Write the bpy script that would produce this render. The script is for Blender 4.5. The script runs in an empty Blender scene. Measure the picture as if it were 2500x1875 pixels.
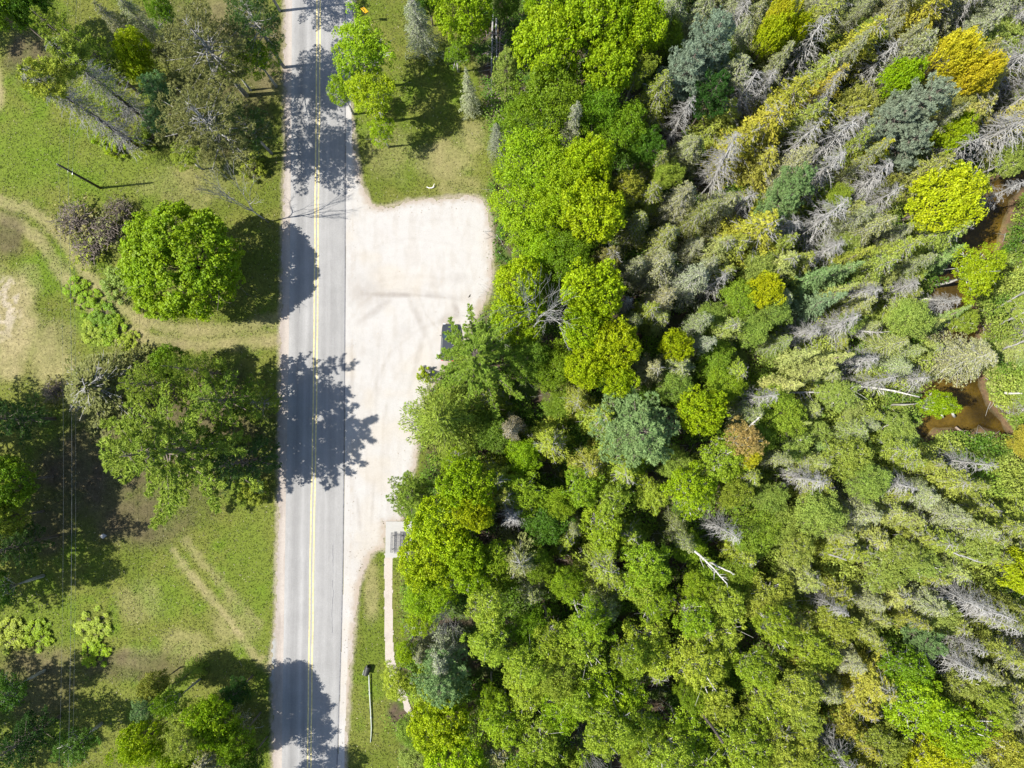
import bpy, math, random
import numpy as np
from mathutils import Vector, Matrix

# ------------------------------------------------------------------ camera
H = 86.0
FPX = 1736.0                     # focal length in photo pixels (2500 wide)
TILT = math.radians(2.6)
scene = bpy.context.scene
col = scene.collection
cam_d = bpy.data.cameras.new("camera")
cam_d.lens = 36.0 * FPX / 2500.0
cam_d.sensor_width = 36.0
cam_d.clip_start = 1.0
cam_d.clip_end = 8000.0
cam = bpy.data.objects.new("camera", cam_d)
col.objects.link(cam)
cam.location = (0, 0, H)
cam.rotation_euler = (TILT, 0, 0)
scene.camera = cam
# ------------------------------------------------------------------ light
SUN_EL = math.radians(52.0)
SH_AZ = math.radians(6.0)        # direction in which shadows fall, from +x
world = bpy.data.worlds.new("World")
scene.world = world
world.use_nodes = True
wn = world.node_tree.nodes
wl = world.node_tree.links
wn.clear()
wo = wn.new("ShaderNodeOutputWorld")
wb = wn.new("ShaderNodeBackground")
sky = wn.new("ShaderNodeTexSky")
sky.sky_type = 'NISHITA'
sky.sun_disc = False
sky.sun_elevation = SUN_EL
sky.sun_rotation = math.atan2(-math.cos(SH_AZ), -math.sin(SH_AZ))
sky.air_density = 1.0
sky.dust_density = 1.0
wb.inputs[1].default_value = 0.105
wl.new(sky.outputs[0], wb.inputs[0])
wl.new(wb.outputs[0], wo.inputs[0])
sd = bpy.data.lights.new("sun", 'SUN')
sd.energy = 4.9
sd.angle = math.radians(0.5)
sd.color = (1.0, 0.95, 0.86)
sun = bpy.data.objects.new("sun", sd)
col.objects.link(sun)
ldir = Vector((math.cos(SUN_EL) * math.cos(SH_AZ), math.cos(SUN_EL) * math.sin(SH_AZ), -math.sin(SUN_EL)))
sun.rotation_euler = ldir.to_track_quat('-Z', 'Y').to_euler()
sun.location = (-60, -6, 80)
scene.view_settings.view_transform = 'Standard'
scene.view_settings.look = 'None'
scene.view_settings.exposure = 1.06
scene.view_settings.gamma = 1.0
scene.view_settings.use_curve_mapping = False
scene.cycles.max_bounces = 6
scene.cycles.transparent_max_bounces = 8

# ------------------------------------------------------------------ geometry of the view
CT, ST = math.cos(TILT), math.sin(TILT)
def W(px, py, z=0.0):
    """ground point (height z) seen at a pixel of the 2500x1875 photograph"""
    dx = (px - 1250.0) / FPX
    dy = -(py - 937.5) / FPX
    wy = dy * CT + ST
    wz = dy * ST - CT
    t = (H - z) / (-wz)
    return dx * t, wy * t
def D(x, y, z=0.0):              # the same for coordinates of a 2212 wide view of it
    return W(x * 1.1302, y * 1.1302, z)
def proj(x, y, z):
    a, b, c = x, y, z - H
    cy = b * CT + c * ST
    cz = -b * ST + c * CT
    return (1250 + FPX * a / (-cz)) / 1.1302, (937.5 - FPX * cy / (-cz)) / 1.1302

# ------------------------------------------------------------------ numpy helpers
def vnoise(x, y, s, seed=0):
    x = np.asarray(x, float) / s + 1000.3
    y = np.asarray(y, float) / s + 1000.7
    ix = np.floor(x).astype(np.int64)
    iy = np.floor(y).astype(np.int64)
    fx = x - ix
    fy = y - iy
    fx = fx * fx * (3 - 2 * fx)
    fy = fy * fy * (3 - 2 * fy)
    def h(a, b):
        n = (a * 374761393 + b * 668265263 + seed * 1442695041) & 0x7fffffff
        n = ((n ^ (n >> 13)) * 1274126177) & 0x7fffffff
        n = (n ^ (n >> 16)) & 0xffff
        return n / 65535.0
    return (h(ix, iy) * (1 - fx) + h(ix + 1, iy) * fx) * (1 - fy) + (h(ix, iy + 1) * (1 - fx) + h(ix + 1, iy + 1) * fx) * fy
def fbm(x, y, s, seed=0, o=3):
    r = 0
    a = 1.0
    t = 0
    for i in range(o):
        r = r + a * vnoise(x, y, s / (2.1 ** i), seed + i * 17)
        t += a
        a *= 0.55
    return r / t
def pip(x, y, poly):
    x = np.asarray(x, float)
    y = np.asarray(y, float)
    ins = np.zeros(x.shape, bool)
    n = len(poly)
    for i in range(n):
        x1, y1 = poly[i]
        x2, y2 = poly[(i + 1) % n]
        if y1 == y2:
            continue
        c = ((y1 > y) != (y2 > y)) & (x < (x2 - x1) * (y - y1) / (y2 - y1) + x1)
        ins ^= c
    return ins
def dpoly(x, y, pts, closed=False):
    x = np.asarray(x, float)
    y = np.asarray(y, float)
    d = np.full(x.shape, 1e9)
    n = len(pts)
    for i in range(n if closed else n - 1):
        x1, y1 = pts[i]
        x2, y2 = pts[(i + 1) % n]
        ex, ey = x2 - x1, y2 - y1
        L = ex * ex + ey * ey + 1e-9
        t = np.clip(((x - x1) * ex + (y - y1) * ey) / L, 0, 1)
        d = np.minimum(d, np.hypot(x - x1 - t * ex, y - y1 - t * ey))
    return d
def sstep(a, b, v):
    t = np.clip((v - a) / (b - a), 0, 1)
    return t * t * (3 - 2 * t)
def mix(a, b, t):
    return a * (1 - t[..., None]) + b * t[..., None]
def SP(pts):                     # list of photo pixels -> ground points
    return [W(*p) for p in pts]
def DP(pts):
    return [D(*p) for p in pts]

# ------------------------------------------------------------------ object helpers
def tag(o, label=None, cat=None, group=None, kind=None):
    if label: o["label"] = label
    if cat: o["category"] = cat
    if group: o["group"] = group
    if kind: o["kind"] = kind
    return o
def empty(name, loc, rz=0.0, scale=(1, 1, 1)):
    o = bpy.data.objects.new(name, None)
    o.empty_display_size = 0.3
    col.objects.link(o)
    o.location = loc
    o.rotation_euler = (0, 0, rz)
    o.scale = scale
    return o
def link(name, me, parent=None):
    o = bpy.data.objects.new(name, me)
    col.objects.link(o)
    if parent is not None:
        o.parent = parent
    return o
class MB:
    """collects quads; build() makes one mesh"""
    def __init__(self):
        self.v = []; self.f = []; self.a = []; self.n = 0; self.c = []
    def add(self, v, f, a=None, c=None):
        v = np.asarray(v, np.float32).reshape(-1, 3)
        f = np.asarray(f, np.int64).reshape(-1, 4)
        self.v.append(v); self.f.append(f + self.n)
        self.a.append(np.full(len(f), 0.5, np.float32) if a is None else np.asarray(a, np.float32))
        if c is not None: self.c.append(np.asarray(c, np.float32))
        self.n += len(v)
    def merge(self, o):
        for v, f, a in zip(o.v, o.f, o.a):
            self.v.append(v); self.f.append(f + self.n); self.a.append(a)
        self.n += o.n
    def mesh(self, name, mat, smooth=False):
        v = np.concatenate(self.v); f = np.concatenate(self.f); a = np.concatenate(self.a)
        me = bpy.data.meshes.new(name)
        me.vertices.add(len(v)); me.vertices.foreach_set("co", v.ravel())
        me.loops.add(f.size); me.loops.foreach_set("vertex_index", f.ravel().astype(np.int32))
        me.polygons.add(len(f)); me.polygons.foreach_set("loop_start", np.arange(0, f.size, 4, dtype=np.int32))
        me.polygons.foreach_set("use_smooth", np.full(len(f), smooth))
        at = me.attributes.new("v", 'FLOAT', 'FACE'); at.data.foreach_set("value", a)
        if self.c:
            c = np.concatenate(self.c)
            c4 = np.ones((len(c), 4), np.float32); c4[:, :3] = c
            at = me.attributes.new("col", 'FLOAT_COLOR', 'FACE'); at.data.foreach_set("color", c4.ravel())
        me.materials.append(mat)
        me.update(calc_edges=True)
        return me
    def build(self, name, mat, parent=None, smooth=False):
        return link(name, self.mesh(name, mat, smooth), parent)
    # plain shapes
    def box(self, c, s, rz=0.0, taper=1.0, rx=0.0, ry=0.0):
        x, y, z = s[0] / 2, s[1] / 2, s[2] / 2
        P = np.array([[-x, -y, -z], [x, -y, -z], [x, y, -z], [-x, y, -z], [-x * taper, -y * taper, z], [x * taper, -y * taper, z], [x * taper, y * taper, z], [-x * taper, y * taper, z]])
        M = np.array(Matrix.Rotation(rz, 3, 'Z') @ Matrix.Rotation(ry, 3, 'Y') @ Matrix.Rotation(rx, 3, 'X'))
        P = P @ M.T + np.array(c)
        self.add(P, [[0, 3, 2, 1], [4, 5, 6, 7], [0, 1, 5, 4], [1, 2, 6, 5], [2, 3, 7, 6], [3, 0, 4, 7]])
    def tube(self, P, R, sides=6, cap=True):
        P = np.asarray(P, float); R = np.asarray(R, float)
        K = len(P)
        T = np.gradient(P, axis=0)
        T /= np.linalg.norm(T, axis=1)[:, None] + 1e-9
        up = np.array([0.0, 0.0, 1.0])
        A = np.cross(T, up)
        bad = np.linalg.norm(A, axis=1) < 1e-3
        A[bad] = np.cross(T[bad], np.array([1.0, 0, 0]))
        A /= np.linalg.norm(A, axis=1)[:, None]
        B = np.cross(T, A)
        th = np.arange(sides) * 2 * math.pi / sides
        V = P[:, None, :] + R[:, None, None] * (A[:, None, :] * np.cos(th)[None, :, None] + B[:, None, :] * np.sin(th)[None, :, None])
        idx = np.arange(K * sides).reshape(K, sides)
        f = []
        for k in range(K - 1):
            for s in range(sides):
                s2 = (s + 1) % sides
                f.append([idx[k, s], idx[k, s2], idx[k + 1, s2], idx[k + 1, s]])
        if cap and sides == 4:
            f.append(list(idx[0][::-1])); f.append(list(idx[-1]))
        elif cap and sides >= 6:
            for row, rev in ((idx[0], True), (idx[-1], False)):
                r = list(row[::-1]) if rev else list(row)
                for j in range(1, sides - 2, 2):
                    f.append([r[0], r[j], r[j + 1], r[j + 2] if j + 2 < sides else r[j + 1]])
        f = [q for q in f if len(set(q)) == 4]
        self.add(V.reshape(-1, 3), f)
def tubes(mb, P0, P1, P2, r0, r1, rng=None):
    """many thin 3-sided twigs at once, each bent once: P0 -> P1 -> P2 (N x 3)"""
    N = len(P0)
    P = np.stack([P0, P1, P2], 1)
    T = P[:, 2] - P[:, 0]
    T /= np.linalg.norm(T, axis=1)[:, None] + 1e-9
    A = np.cross(T, np.array([0.0, 0, 1.0])); n = np.linalg.norm(A, axis=1)
    A[n < 1e-3] = [1, 0, 0]; A /= np.linalg.norm(A, axis=1)[:, None]
    B = np.cross(T, A)
    R = np.stack([r0, (r0 + r1) / 2, r1], 1)
    th = np.arange(3) * 2 * math.pi / 3
    V = P[:, :, None, :] + R[:, :, None, None] * (A[:, None, None, :] * np.cos(th)[None, None, :, None] + B[:, None, None, :] * np.sin(th)[None, None, :, None])
    base = (np.arange(N) * 9)[:, None]
    q = []
    for k in range(2):
        for s in range(3):
            q.append([k * 3 + s, k * 3 + (s + 1) % 3, (k + 1) * 3 + (s + 1) % 3, (k + 1) * 3 + s])
    q = np.array(q)
    mb.add(V.reshape(-1, 3), (base[:, :, None] + q[None]).reshape(-1, 4))
def unit(a):
    return a / (np.linalg.norm(a, axis=-1, keepdims=True) + 1e-9)
def cards(mb, P, Nrm, size, asp, rng, T=None, var=None, c=None):
    """leaf-sized rhombi centred at P with normals Nrm (long axis along T when given)"""
    N = len(P)
    Nrm = unit(Nrm)
    if T is None:
        T = rng.normal(size=(N, 3))
    T = unit(T - Nrm * np.sum(T * Nrm, 1)[:, None])
    B = np.cross(Nrm, T)
    s = (np.asarray(size) * np.ones(N))[:, None] * 0.5
    w = s * asp
    V = np.stack([P + T * s, P + B * w, P - T * s, P - B * w], 1)
    f = np.arange(4 * N).reshape(N, 4)
    mb.add(V.reshape(-1, 3), f, rng.random(N) if var is None else var, c)

# ------------------------------------------------------------------ materials
def newmat(name):
    m = bpy.data.materials.new(name)
    m.use_nodes = True
    m.node_tree.nodes.clear()
    return m, m.node_tree.nodes, m.node_tree.links
def N_(nt, t, **k):
    n = nt.new(t)
    for a, b in k.items():
        setattr(n, a, b)
    return n
def leaf_material(name, transl=0.38, use_attr=False, vmin=0.62, vmax=1.38, rough=0.55, spec=0.25):
    m, n, l = newmat(name)
    out = N_(n, "ShaderNodeOutputMaterial")
    at = N_(n, "ShaderNodeAttribute", attribute_name="v")
    oi = N_(n, "ShaderNodeObjectInfo")
    mr = N_(n, "ShaderNodeMapRange")
    mr.inputs[3].default_value = vmin; mr.inputs[4].default_value = vmax
    l.new(at.outputs["Fac"], mr.inputs[0])
    hs = N_(n, "ShaderNodeHueSaturation")
    hm = N_(n, "ShaderNodeMapRange")
    # each leaf clump leans a little yellow or green
    tc = N_(n, "ShaderNodeTexCoord")
    nz = N_(n, "ShaderNodeTexNoise"); nz.inputs["Scale"].default_value = 0.55; nz.inputs["Detail"].default_value = 3.0
    l.new(tc.outputs["Object"], nz.inputs["Vector"])
    hm.inputs[1].default_value = 0.3; hm.inputs[2].default_value = 0.7
    hm.inputs[3].default_value = 0.491; hm.inputs[4].default_value = 0.509
    l.new(nz.outputs["Fac"], hm.inputs[0])
    l.new(hm.outputs[0], hs.inputs["Hue"])
    l.new(mr.outputs[0], hs.inputs["Value"])
    if use_attr:
        ca = N_(n, "ShaderNodeAttribute", attribute_name="col")
        l.new(ca.outputs["Color"], hs.inputs["Color"])
    else:
        l.new(oi.outputs["Color"], hs.inputs["Color"])
    pb = N_(n, "ShaderNodeBsdfPrincipled")
    pb.inputs["Roughness"].default_value = rough
    pb.inputs["Specular IOR Level"].default_value = spec
    l.new(hs.outputs[0], pb.inputs["Base Color"])
    tr = N_(n, "ShaderNodeBsdfTranslucent")
    l.new(hs.outputs[0], tr.inputs["Color"])
    mx = N_(n, "ShaderNodeMixShader"); mx.inputs[0].default_value = transl
    l.new(pb.outputs[0], mx.inputs[1]); l.new(tr.outputs[0], mx.inputs[2])
    l.new(mx.outputs[0], out.inputs[0])
    return m
def noise_material(name, c1, c2, scale=4.0, rough=0.85, detail=6.0, stretch=None, bump=0.0, c3=None, metal=0.0, spec=0.3):
    m, n, l = newmat(name)
    out = N_(n, "ShaderNodeOutputMaterial")
    pb = N_(n, "ShaderNodeBsdfPrincipled")
    pb.inputs["Roughness"].default_value = rough
    pb.inputs["Metallic"].default_value = metal
    pb.inputs["Specular IOR Level"].default_value = spec
    tc = N_(n, "ShaderNodeTexCoord")
    mp = N_(n, "ShaderNodeMapping")
    if stretch: mp.inputs["Scale"].default_value = stretch
    nz = N_(n, "ShaderNodeTexNoise"); nz.inputs["Scale"].default_value = scale; nz.inputs["Detail"].default_value = detail
    rp = N_(n, "ShaderNodeValToRGB")
    rp.color_ramp.elements[0].position = 0.3; rp.color_ramp.elements[1].position = 0.7
    rp.color_ramp.elements[0].color = (*c1, 1); rp.color_ramp.elements[1].color = (*c2, 1)
    if c3:
        e = rp.color_ramp.elements.new(0.5); e.color = (*c3, 1)
    l.new(tc.outputs["Object"], mp.inputs[0]); l.new(mp.outputs[0], nz.inputs["Vector"])
    l.new(nz.outputs["Fac"], rp.inputs[0]); l.new(rp.outputs[0], pb.inputs["Base Color"])
    if bump:
        bp = N_(n, "ShaderNodeBump"); bp.inputs["Strength"].default_value = bump; bp.inputs["Distance"].default_value = 0.05
        l.new(nz.outputs["Fac"], bp.inputs["Height"]); l.new(bp.outputs[0], pb.inputs["Normal"])
    l.new(pb.outputs[0], out.inputs[0])
    return m
def tinted_material(name, fine_scale=6.0, amt=0.35, rough=0.95, bump=0.4, stretch=None, fine2=40.0, amt2=0.3, spec=0.1):
    """base colour from the mesh's own colours, broken up by two scales of noise"""
    m, n, l = newmat(name)
    out = N_(n, "ShaderNodeOutputMaterial")
    pb = N_(n, "ShaderNodeBsdfPrincipled"); pb.inputs["Roughness"].default_value = rough
    pb.inputs["Specular IOR Level"].default_value = spec
    ca = N_(n, "ShaderNodeAttribute", attribute_name="col")
    tc = N_(n, "ShaderNodeTexCoord")
    mp = N_(n, "ShaderNodeMapping")
    if stretch: mp.inputs["Scale"].default_value = stretch
    l.new(tc.outputs["Object"], mp.inputs[0])
    last = ca.outputs["Color"]
    hs_in = None
    for sc, am in ((fine_scale, amt), (fine2, amt2)):
        nz = N_(n, "ShaderNodeTexNoise"); nz.inputs["Scale"].default_value = sc; nz.inputs["Detail"].default_value = 5.0
        nz.inputs["Roughness"].default_value = 0.65
        l.new(mp.outputs[0], nz.inputs["Vector"])
        mr = N_(n, "ShaderNodeMapRange")
        mr.inputs[1].default_value = 0.3; mr.inputs[2].default_value = 0.7
        mr.inputs[3].default_value = 1 - am; mr.inputs[4].default_value = 1 + am
        l.new(nz.outputs["Fac"], mr.inputs[0])
        hs = N_(n, "ShaderNodeHueSaturation")
        l.new(mr.outputs[0], hs.inputs["Value"]); l.new(last, hs.inputs["Color"])
        last = hs.outputs[0]
        if hs_in is None: hs_in = nz
    l.new(last, pb.inputs["Base Color"])
    bp = N_(n, "ShaderNodeBump"); bp.inputs["Strength"].default_value = bump; bp.inputs["Distance"].default_value = 0.06
    l.new(nz.outputs["Fac"], bp.inputs["Height"]); l.new(bp.outputs[0], pb.inputs["Normal"])
    l.new(pb.outputs[0], out.inputs[0])
    return m
def plain(name, c, rough=0.5, metal=0.0, spec=0.5, coat=0.0):
    m = noise_material(name, tuple(x * 0.9 for x in c), tuple(min(1, x * 1.08) for x in c), scale=9.0, rough=rough, metal=metal, spec=spec)
    if coat:
        m.node_tree.nodes["Principled BSDF"].inputs["Coat Weight"].default_value = coat
    return m
M_LEAF = leaf_material("leaf", 0.40)
M_NEEDLE = leaf_material("needle", 0.30, vmin=0.55, vmax=1.4, rough=0.6, spec=0.18)
M_STUFF = leaf_material("undergrowth_leaf", 0.35, use_attr=True)
M_GRASSB = leaf_material("grass_blade", 0.4, use_attr=True, vmin=0.78, vmax=1.22)
M_BARK = noise_material("bark", (0.10, 0.08, 0.065), (0.24, 0.20, 0.17), scale=3.0, stretch=(4, 4, 0.6), bump=0.5)
M_DARKBARK = noise_material("dark_bark", (0.03, 0.025, 0.022), (0.09, 0.075, 0.065), scale=3.0, stretch=(4, 4, 0.6), bump=0.5)
M_PALEBARK = noise_material("pale_bark", (0.22, 0.21, 0.19), (0.55, 0.54, 0.50), scale=2.5, stretch=(3, 3, 0.8), bump=0.3)
M_DEAD = noise_material("weathered_wood", (0.15, 0.145, 0.135), (0.35, 0.345, 0.33), scale=2.0, stretch=(2, 2, 0.8), bump=0.3)
M_DEADB = noise_material("brown_dead_wood", (0.13, 0.10, 0.08), (0.34, 0.27, 0.21), scale=2.0, bump=0.3)
# ------------------------------------------------------------------ lines of the place (photo pixels on the ground)
def curve(pts):
    q = sorted([W(*p) for p in pts], key=lambda a: a[1])
    ys = np.array([a[1] for a in q]); xs = np.array([a[0] for a in q])
    # straight continuation beyond the picture
    k0 = (xs[1] - xs[0]) / (ys[1] - ys[0]); k1 = (xs[-1] - xs[-2]) / (ys[-1] - ys[-2])
    ys = np.concatenate([[ys[0] - 900], ys, [ys[-1] + 900]])
    xs = np.concatenate([[xs[0] - 900 * k0 * 0.5], xs, [xs[-1] + 900 * k1 * 0.5]])
    return lambda y: np.interp(y, ys, xs)
roadL = curve([(713, 0), (711, 300), (709.5, 475), (707, 700), (703, 975), (699, 1150), (696, 1350), (693.5, 1500), (691, 1650), (688, 1875)])
roadR = curve([(843, 0), (843.3, 300), (843.5, 475), (843, 700), (841.5, 975), (840, 1150), (838, 1350), (835, 1500), (830.5, 1650), (823, 1875)])
roadC = curve([(778, 0), (776, 300), (773.5, 475), (772, 700), (769, 975), (766, 1150), (761.5, 1350), (760, 1500), (757.5, 1650), (755, 1875)])
shL = curve([(694, 0), (695, 150), (697, 300), (693, 475), (690, 600), (687, 750), (683, 900), (681, 1050), (680, 1200), (677, 1350), (674, 1450), (672.5, 1530), (668, 1552), (662, 1620), (665, 1700), (667, 1875)])
RIVER = SP([(2560, 380), (2430, 430), (2375, 470), (2345, 540), (2325, 600), (2290, 660), (2270, 720), (2280, 780), (2290, 830), (2300, 880),
            (2290, 920), (2250, 960), (2225, 1010), (2235, 1065), (2265, 1078), (2285, 1050), (2330, 1050), (2370, 1062), (2400, 1048), (2440, 1062), (2490, 1130), (2560, 1200),
            (2580, 1140), (2490, 1085), (2463, 1045), (2445, 1015), (2418, 985), (2402, 950), (2397, 900), (2378, 860), (2392, 830), (2393, 805), (2384, 775), (2378, 740),
            (2392, 690), (2422, 640), (2445, 595), (2450, 565), (2465, 530), (2472, 495), (2500, 465), (2560, 440)])
# grass tongue between the lot and the path, and the lot itself
LOT = SP([(842, 0), (864, 0), (862, 100), (859, 200), (858, 270), (861, 300), (868, 350), (874, 400), (881, 440), (893, 470), (906, 500), (922, 506), (938, 505), (962, 500), (990, 491),
          (1040, 486), (1100, 481), (1132, 478), (1166, 481), (1186, 493), (1196, 520), (1200, 560), (1204, 600), (1203, 650), (1200, 700), (1190, 730), (1178, 742), (1160, 790), (1130, 850), (1085, 900), (1055, 950),
          (1040, 1000), (1030, 1060), (1020, 1100), (1013, 1130), (1006, 1170), (990, 1205), (985, 1240), (984, 1276), (941, 1280), (938, 1345), (928, 1338), (915, 1345), (903, 1363), (890, 1388), (880, 1420), (873, 1455), (869, 1500), (864, 1540),
          (860, 1580), (857, 1620), (852, 1680), (849, 1750), (845, 1810), (842, 1875), (838, 1960), (815, 1960), (823, 1875), (830, 1650), (835, 1500), (838, 1350), (841, 975), (843, 500)])
FOREST = DP([(1045, -60), (1040, 60), (1025, 110), (1040, 150), (1050, 235), (1060, 330), (1062, 420), (1060, 520), (1085, 590), (1075, 640), (1000, 720), (930, 790), (900, 880), (905, 950), (925, 990), (900, 1040),
             (872, 1120), (880, 1190), (868, 1250), (872, 1330), (862, 1400), (850, 1480), (845, 1540), (860, 1610), (900, 1700), (900, 2000), (3200, 2000), (3200, -400), (1045, -400)])
def rgb(*c): return np.array(c, float)
GREEN = rgb(.086, .108, .016); LUSH = rgb(.086, .138, .011); OLIVE = rgb(.120, .125, .028); TAN = rgb(.22, .19, .095); LITTER = rgb(.062, .046, .032); SAND = rgb(.30, .26, .20)
MOSS = rgb(.06, .095, .018)
TR1 = DP([(-40, 430), (0, 437), (60, 452), (105, 480), (140, 520), (170, 570), (205, 615), (250, 660), (300, 690), (360, 708), (430, 716), (500, 712), (560, 700), (620, 680)])
TR2 = DP([(-40, 462), (0, 468), (50, 488), (90, 520), (125, 575), (160, 625), (200, 665), (250, 700), (310, 728), (380, 742), (450, 745), (520, 738), (600, 735)])
TR3 = DP([(375, 1190), (400, 1225), (430, 1262), (470, 1310), (510, 1360), (545, 1410), (585, 1450)])
TR4 = DP([(400, 1170), (430, 1205), (470, 1250), (510, 1300), (560, 1350)])
TR5 = DP([(-40, 600), (30, 660), (70, 720), (110, 790), (150, 850), (175, 900)])
def blob(x, y, cx, cy, rx, ry, soft=0.5, rot=0.0):
    """0..1 patch centred on a photo point (2212 wide), radii in the same pixels"""
    wx, wy = D(cx, cy)
    a = (x - wx); b = (y - wy)
    ca, sa = math.cos(rot), math.sin(rot)
    u = (a * ca + b * sa) / (rx * 0.0565); v = (-a * sa + b * ca) / (ry * 0.0565)
    r = np.sqrt(u * u + v * v) + (fbm(x, y, 2.5, 5) - 0.5) * 0.7
    return 1 - sstep(1 - soft, 1 + soft * 0.4, r)
def zone_forest(x, y):
    d = dpoly(x, y, FOREST, True)
    ins = pip(x, y, FOREST)
    s = np.where(ins, d, -d) + (fbm(x, y, 3, 9) - 0.5) * 2.0
    return sstep(-0.6, 1.0, s)
def gcol(x, y):
    x = np.asarray(x, float); y = np.asarray(y, float)
    n1 = fbm(x, y, 9, 1); n2 = fbm(x, y, 2.6, 2); n3 = fbm(x, y, 0.7, 3)
    c = np.ones(x.shape + (3,)) * GREEN
    c = mix(c, LUSH, sstep(.42, .68, n1) * .8)
    c = mix(c, OLIVE, sstep(.38, .62, n2 * .6 + n1 * .4) * .75)
    dry = np.zeros(x.shape)
    for t in (TR1, TR2, TR5):
        dry = np.maximum(dry, (1 - sstep(.25, 1.3, dpoly(x, y, t) + (n3 - .5) * 1.3)) * .75)
    dry = np.maximum(dry, (1 - sstep(.1, .9, dpoly(x, y, TR3) + (n3 - .5))) * .8)
    dry = np.maximum(dry, (1 - sstep(.1, .9, dpoly(x, y, TR4) + (n3 - .5))) * .5)
    for b in ((20, 700, 75, 130, 1.0), (110, 770, 60, 80, .7), (-5, 200, 18, 60, 1.0), (480, 728, 160, 32, .5), (300, 1420, 50, 30, .5), (410, 1395, 70, 38, .5),
              (500, 1350, 60, 60, .4), (960, 345, 90, 50, .6), (1020, 300, 40, 50, .6), (1000, 400, 60, 30, .4), (1075, 230, 22, 90, 1.0), (840, 330, 60, 70, .35), (300, 1300, 60, 50, .35),
              (600, 160, 60, 60, .45), (480, 60, 60, 90, .5), (420, 400, 120, 60, .35), (800, 1290, 20, 60, .6), (790, 1230, 25, 30, .6), (100, 1430, 60, 30, .3), (1050, 150, 20, 60, .6)):
        dry = np.maximum(dry, blob(x, y, *b[:4]) * b[4])
    dry = np.clip(dry * (.45 + .9 * n2), 0, 1)
    lush = np.zeros(x.shape)
    for b in ((110, 590, 85, 65, 1.0), (60, 330, 110, 90, .7), (215, 690, 60, 60, .9), (100, 1340, 110, 60, .6), (350, 1290, 60, 50, .8), (540, 1250, 60, 220, .5), (250, 370, 150, 60, .4), (880, 350, 50, 60, .4), (810, 1400, 40, 120, .3)):
        lush = np.maximum(lush, blob(x, y, *b[:4]) * b[4])
    c = mix(c, LUSH, lush * .8)
    c = mix(c, np.ones(x.shape + (3,)) * TAN * (0.8 + .4 * n3)[..., None], dry)
    # ground worn bare, paler towards the far-left sand
    c = mix(c, SAND, blob(x, y, 5, 660, 50, 80) * sstep(.45, .6, n3) * .8)
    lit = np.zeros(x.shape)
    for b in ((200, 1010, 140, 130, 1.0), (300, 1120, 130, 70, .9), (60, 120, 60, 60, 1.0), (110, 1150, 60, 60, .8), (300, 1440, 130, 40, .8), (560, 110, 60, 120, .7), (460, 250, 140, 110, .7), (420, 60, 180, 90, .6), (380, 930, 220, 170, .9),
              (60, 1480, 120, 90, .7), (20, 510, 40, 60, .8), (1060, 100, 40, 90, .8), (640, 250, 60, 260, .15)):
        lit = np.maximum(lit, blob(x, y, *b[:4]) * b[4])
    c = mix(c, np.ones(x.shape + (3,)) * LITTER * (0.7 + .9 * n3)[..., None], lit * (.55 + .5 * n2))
    f = zone_forest(x, y)
    fl = np.ones(x.shape + (3,)) * LITTER * (0.6 + 1.0 * n3)[..., None]
    fl = mix(fl, MOSS, sstep(.4, .62, n2))
    # the swamp side is greener underfoot
    sw = sstep(D(1500, 800)[0], D(1750, 800)[0], x + (n1 - .5) * 10)
    fl = mix(fl, rgb(.17, .21, .04) * np.ones(3), sw * sstep(.3, .6, n2) * .9)
    c = mix(c, fl, f)
    # verge beside the road is stony
    dr = np.minimum(np.abs(x - shL(y)), dpoly(x, y, LOT, True))
    c = mix(c, SAND * .8, (1 - sstep(.0, .55, dr + (n3 - .5) * .5)) * .85)
    # river bed and muddy bank
    inr = pip(x, y, RIVER); drv = dpoly(x, y, RIVER, True)
    sg = np.where(inr, drv, -drv)
    bed = mix(np.ones(x.shape + (3,)) * rgb(.105, .088, .030), rgb(.040, .034, .015), sstep(.38, .62, fbm(x, y, 5, 31)))
    c = mix(c, rgb(.11, .07, .04), sstep(-.55, -.1, sg + (n3 - .5)))
    c = mix(c, bed * (.7 + .6 * n3)[..., None], sstep(-.1, .5, sg))
    return np.clip(c, 0.01, 1)
def gz(x, y):
    x = np.asarray(x, float); y = np.asarray(y, float)
    f = zone_forest(x, y)
    inr = pip(x, y, RIVER); drv = dpoly(x, y, RIVER, True)
    sg = np.where(inr, drv, -drv) + (fbm(x, y, 1.2, 33) - .5) * .5
    dr = np.minimum(np.abs(x - roadL(y)), np.abs(x - roadR(y)))
    z = (fbm(x, y, 5, 41) - .45) * .5 * f + (fbm(x, y, 4, 42) - .5) * .25 * (1 - f) * sstep(2.5, 7, x * 0 + np.where(x < roadL(y), roadL(y) - x, 0)) 
    dl = dpoly(x, y, LOT, True); inl = pip(x, y, LOT)
    z = z * np.where(inl, 0, sstep(.5, 4, dl))
    z = z * sstep(0, 3, np.where(sg > 0, 0, -sg)) - .75 * sstep(-.15, .9, sg)
    return z
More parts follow.
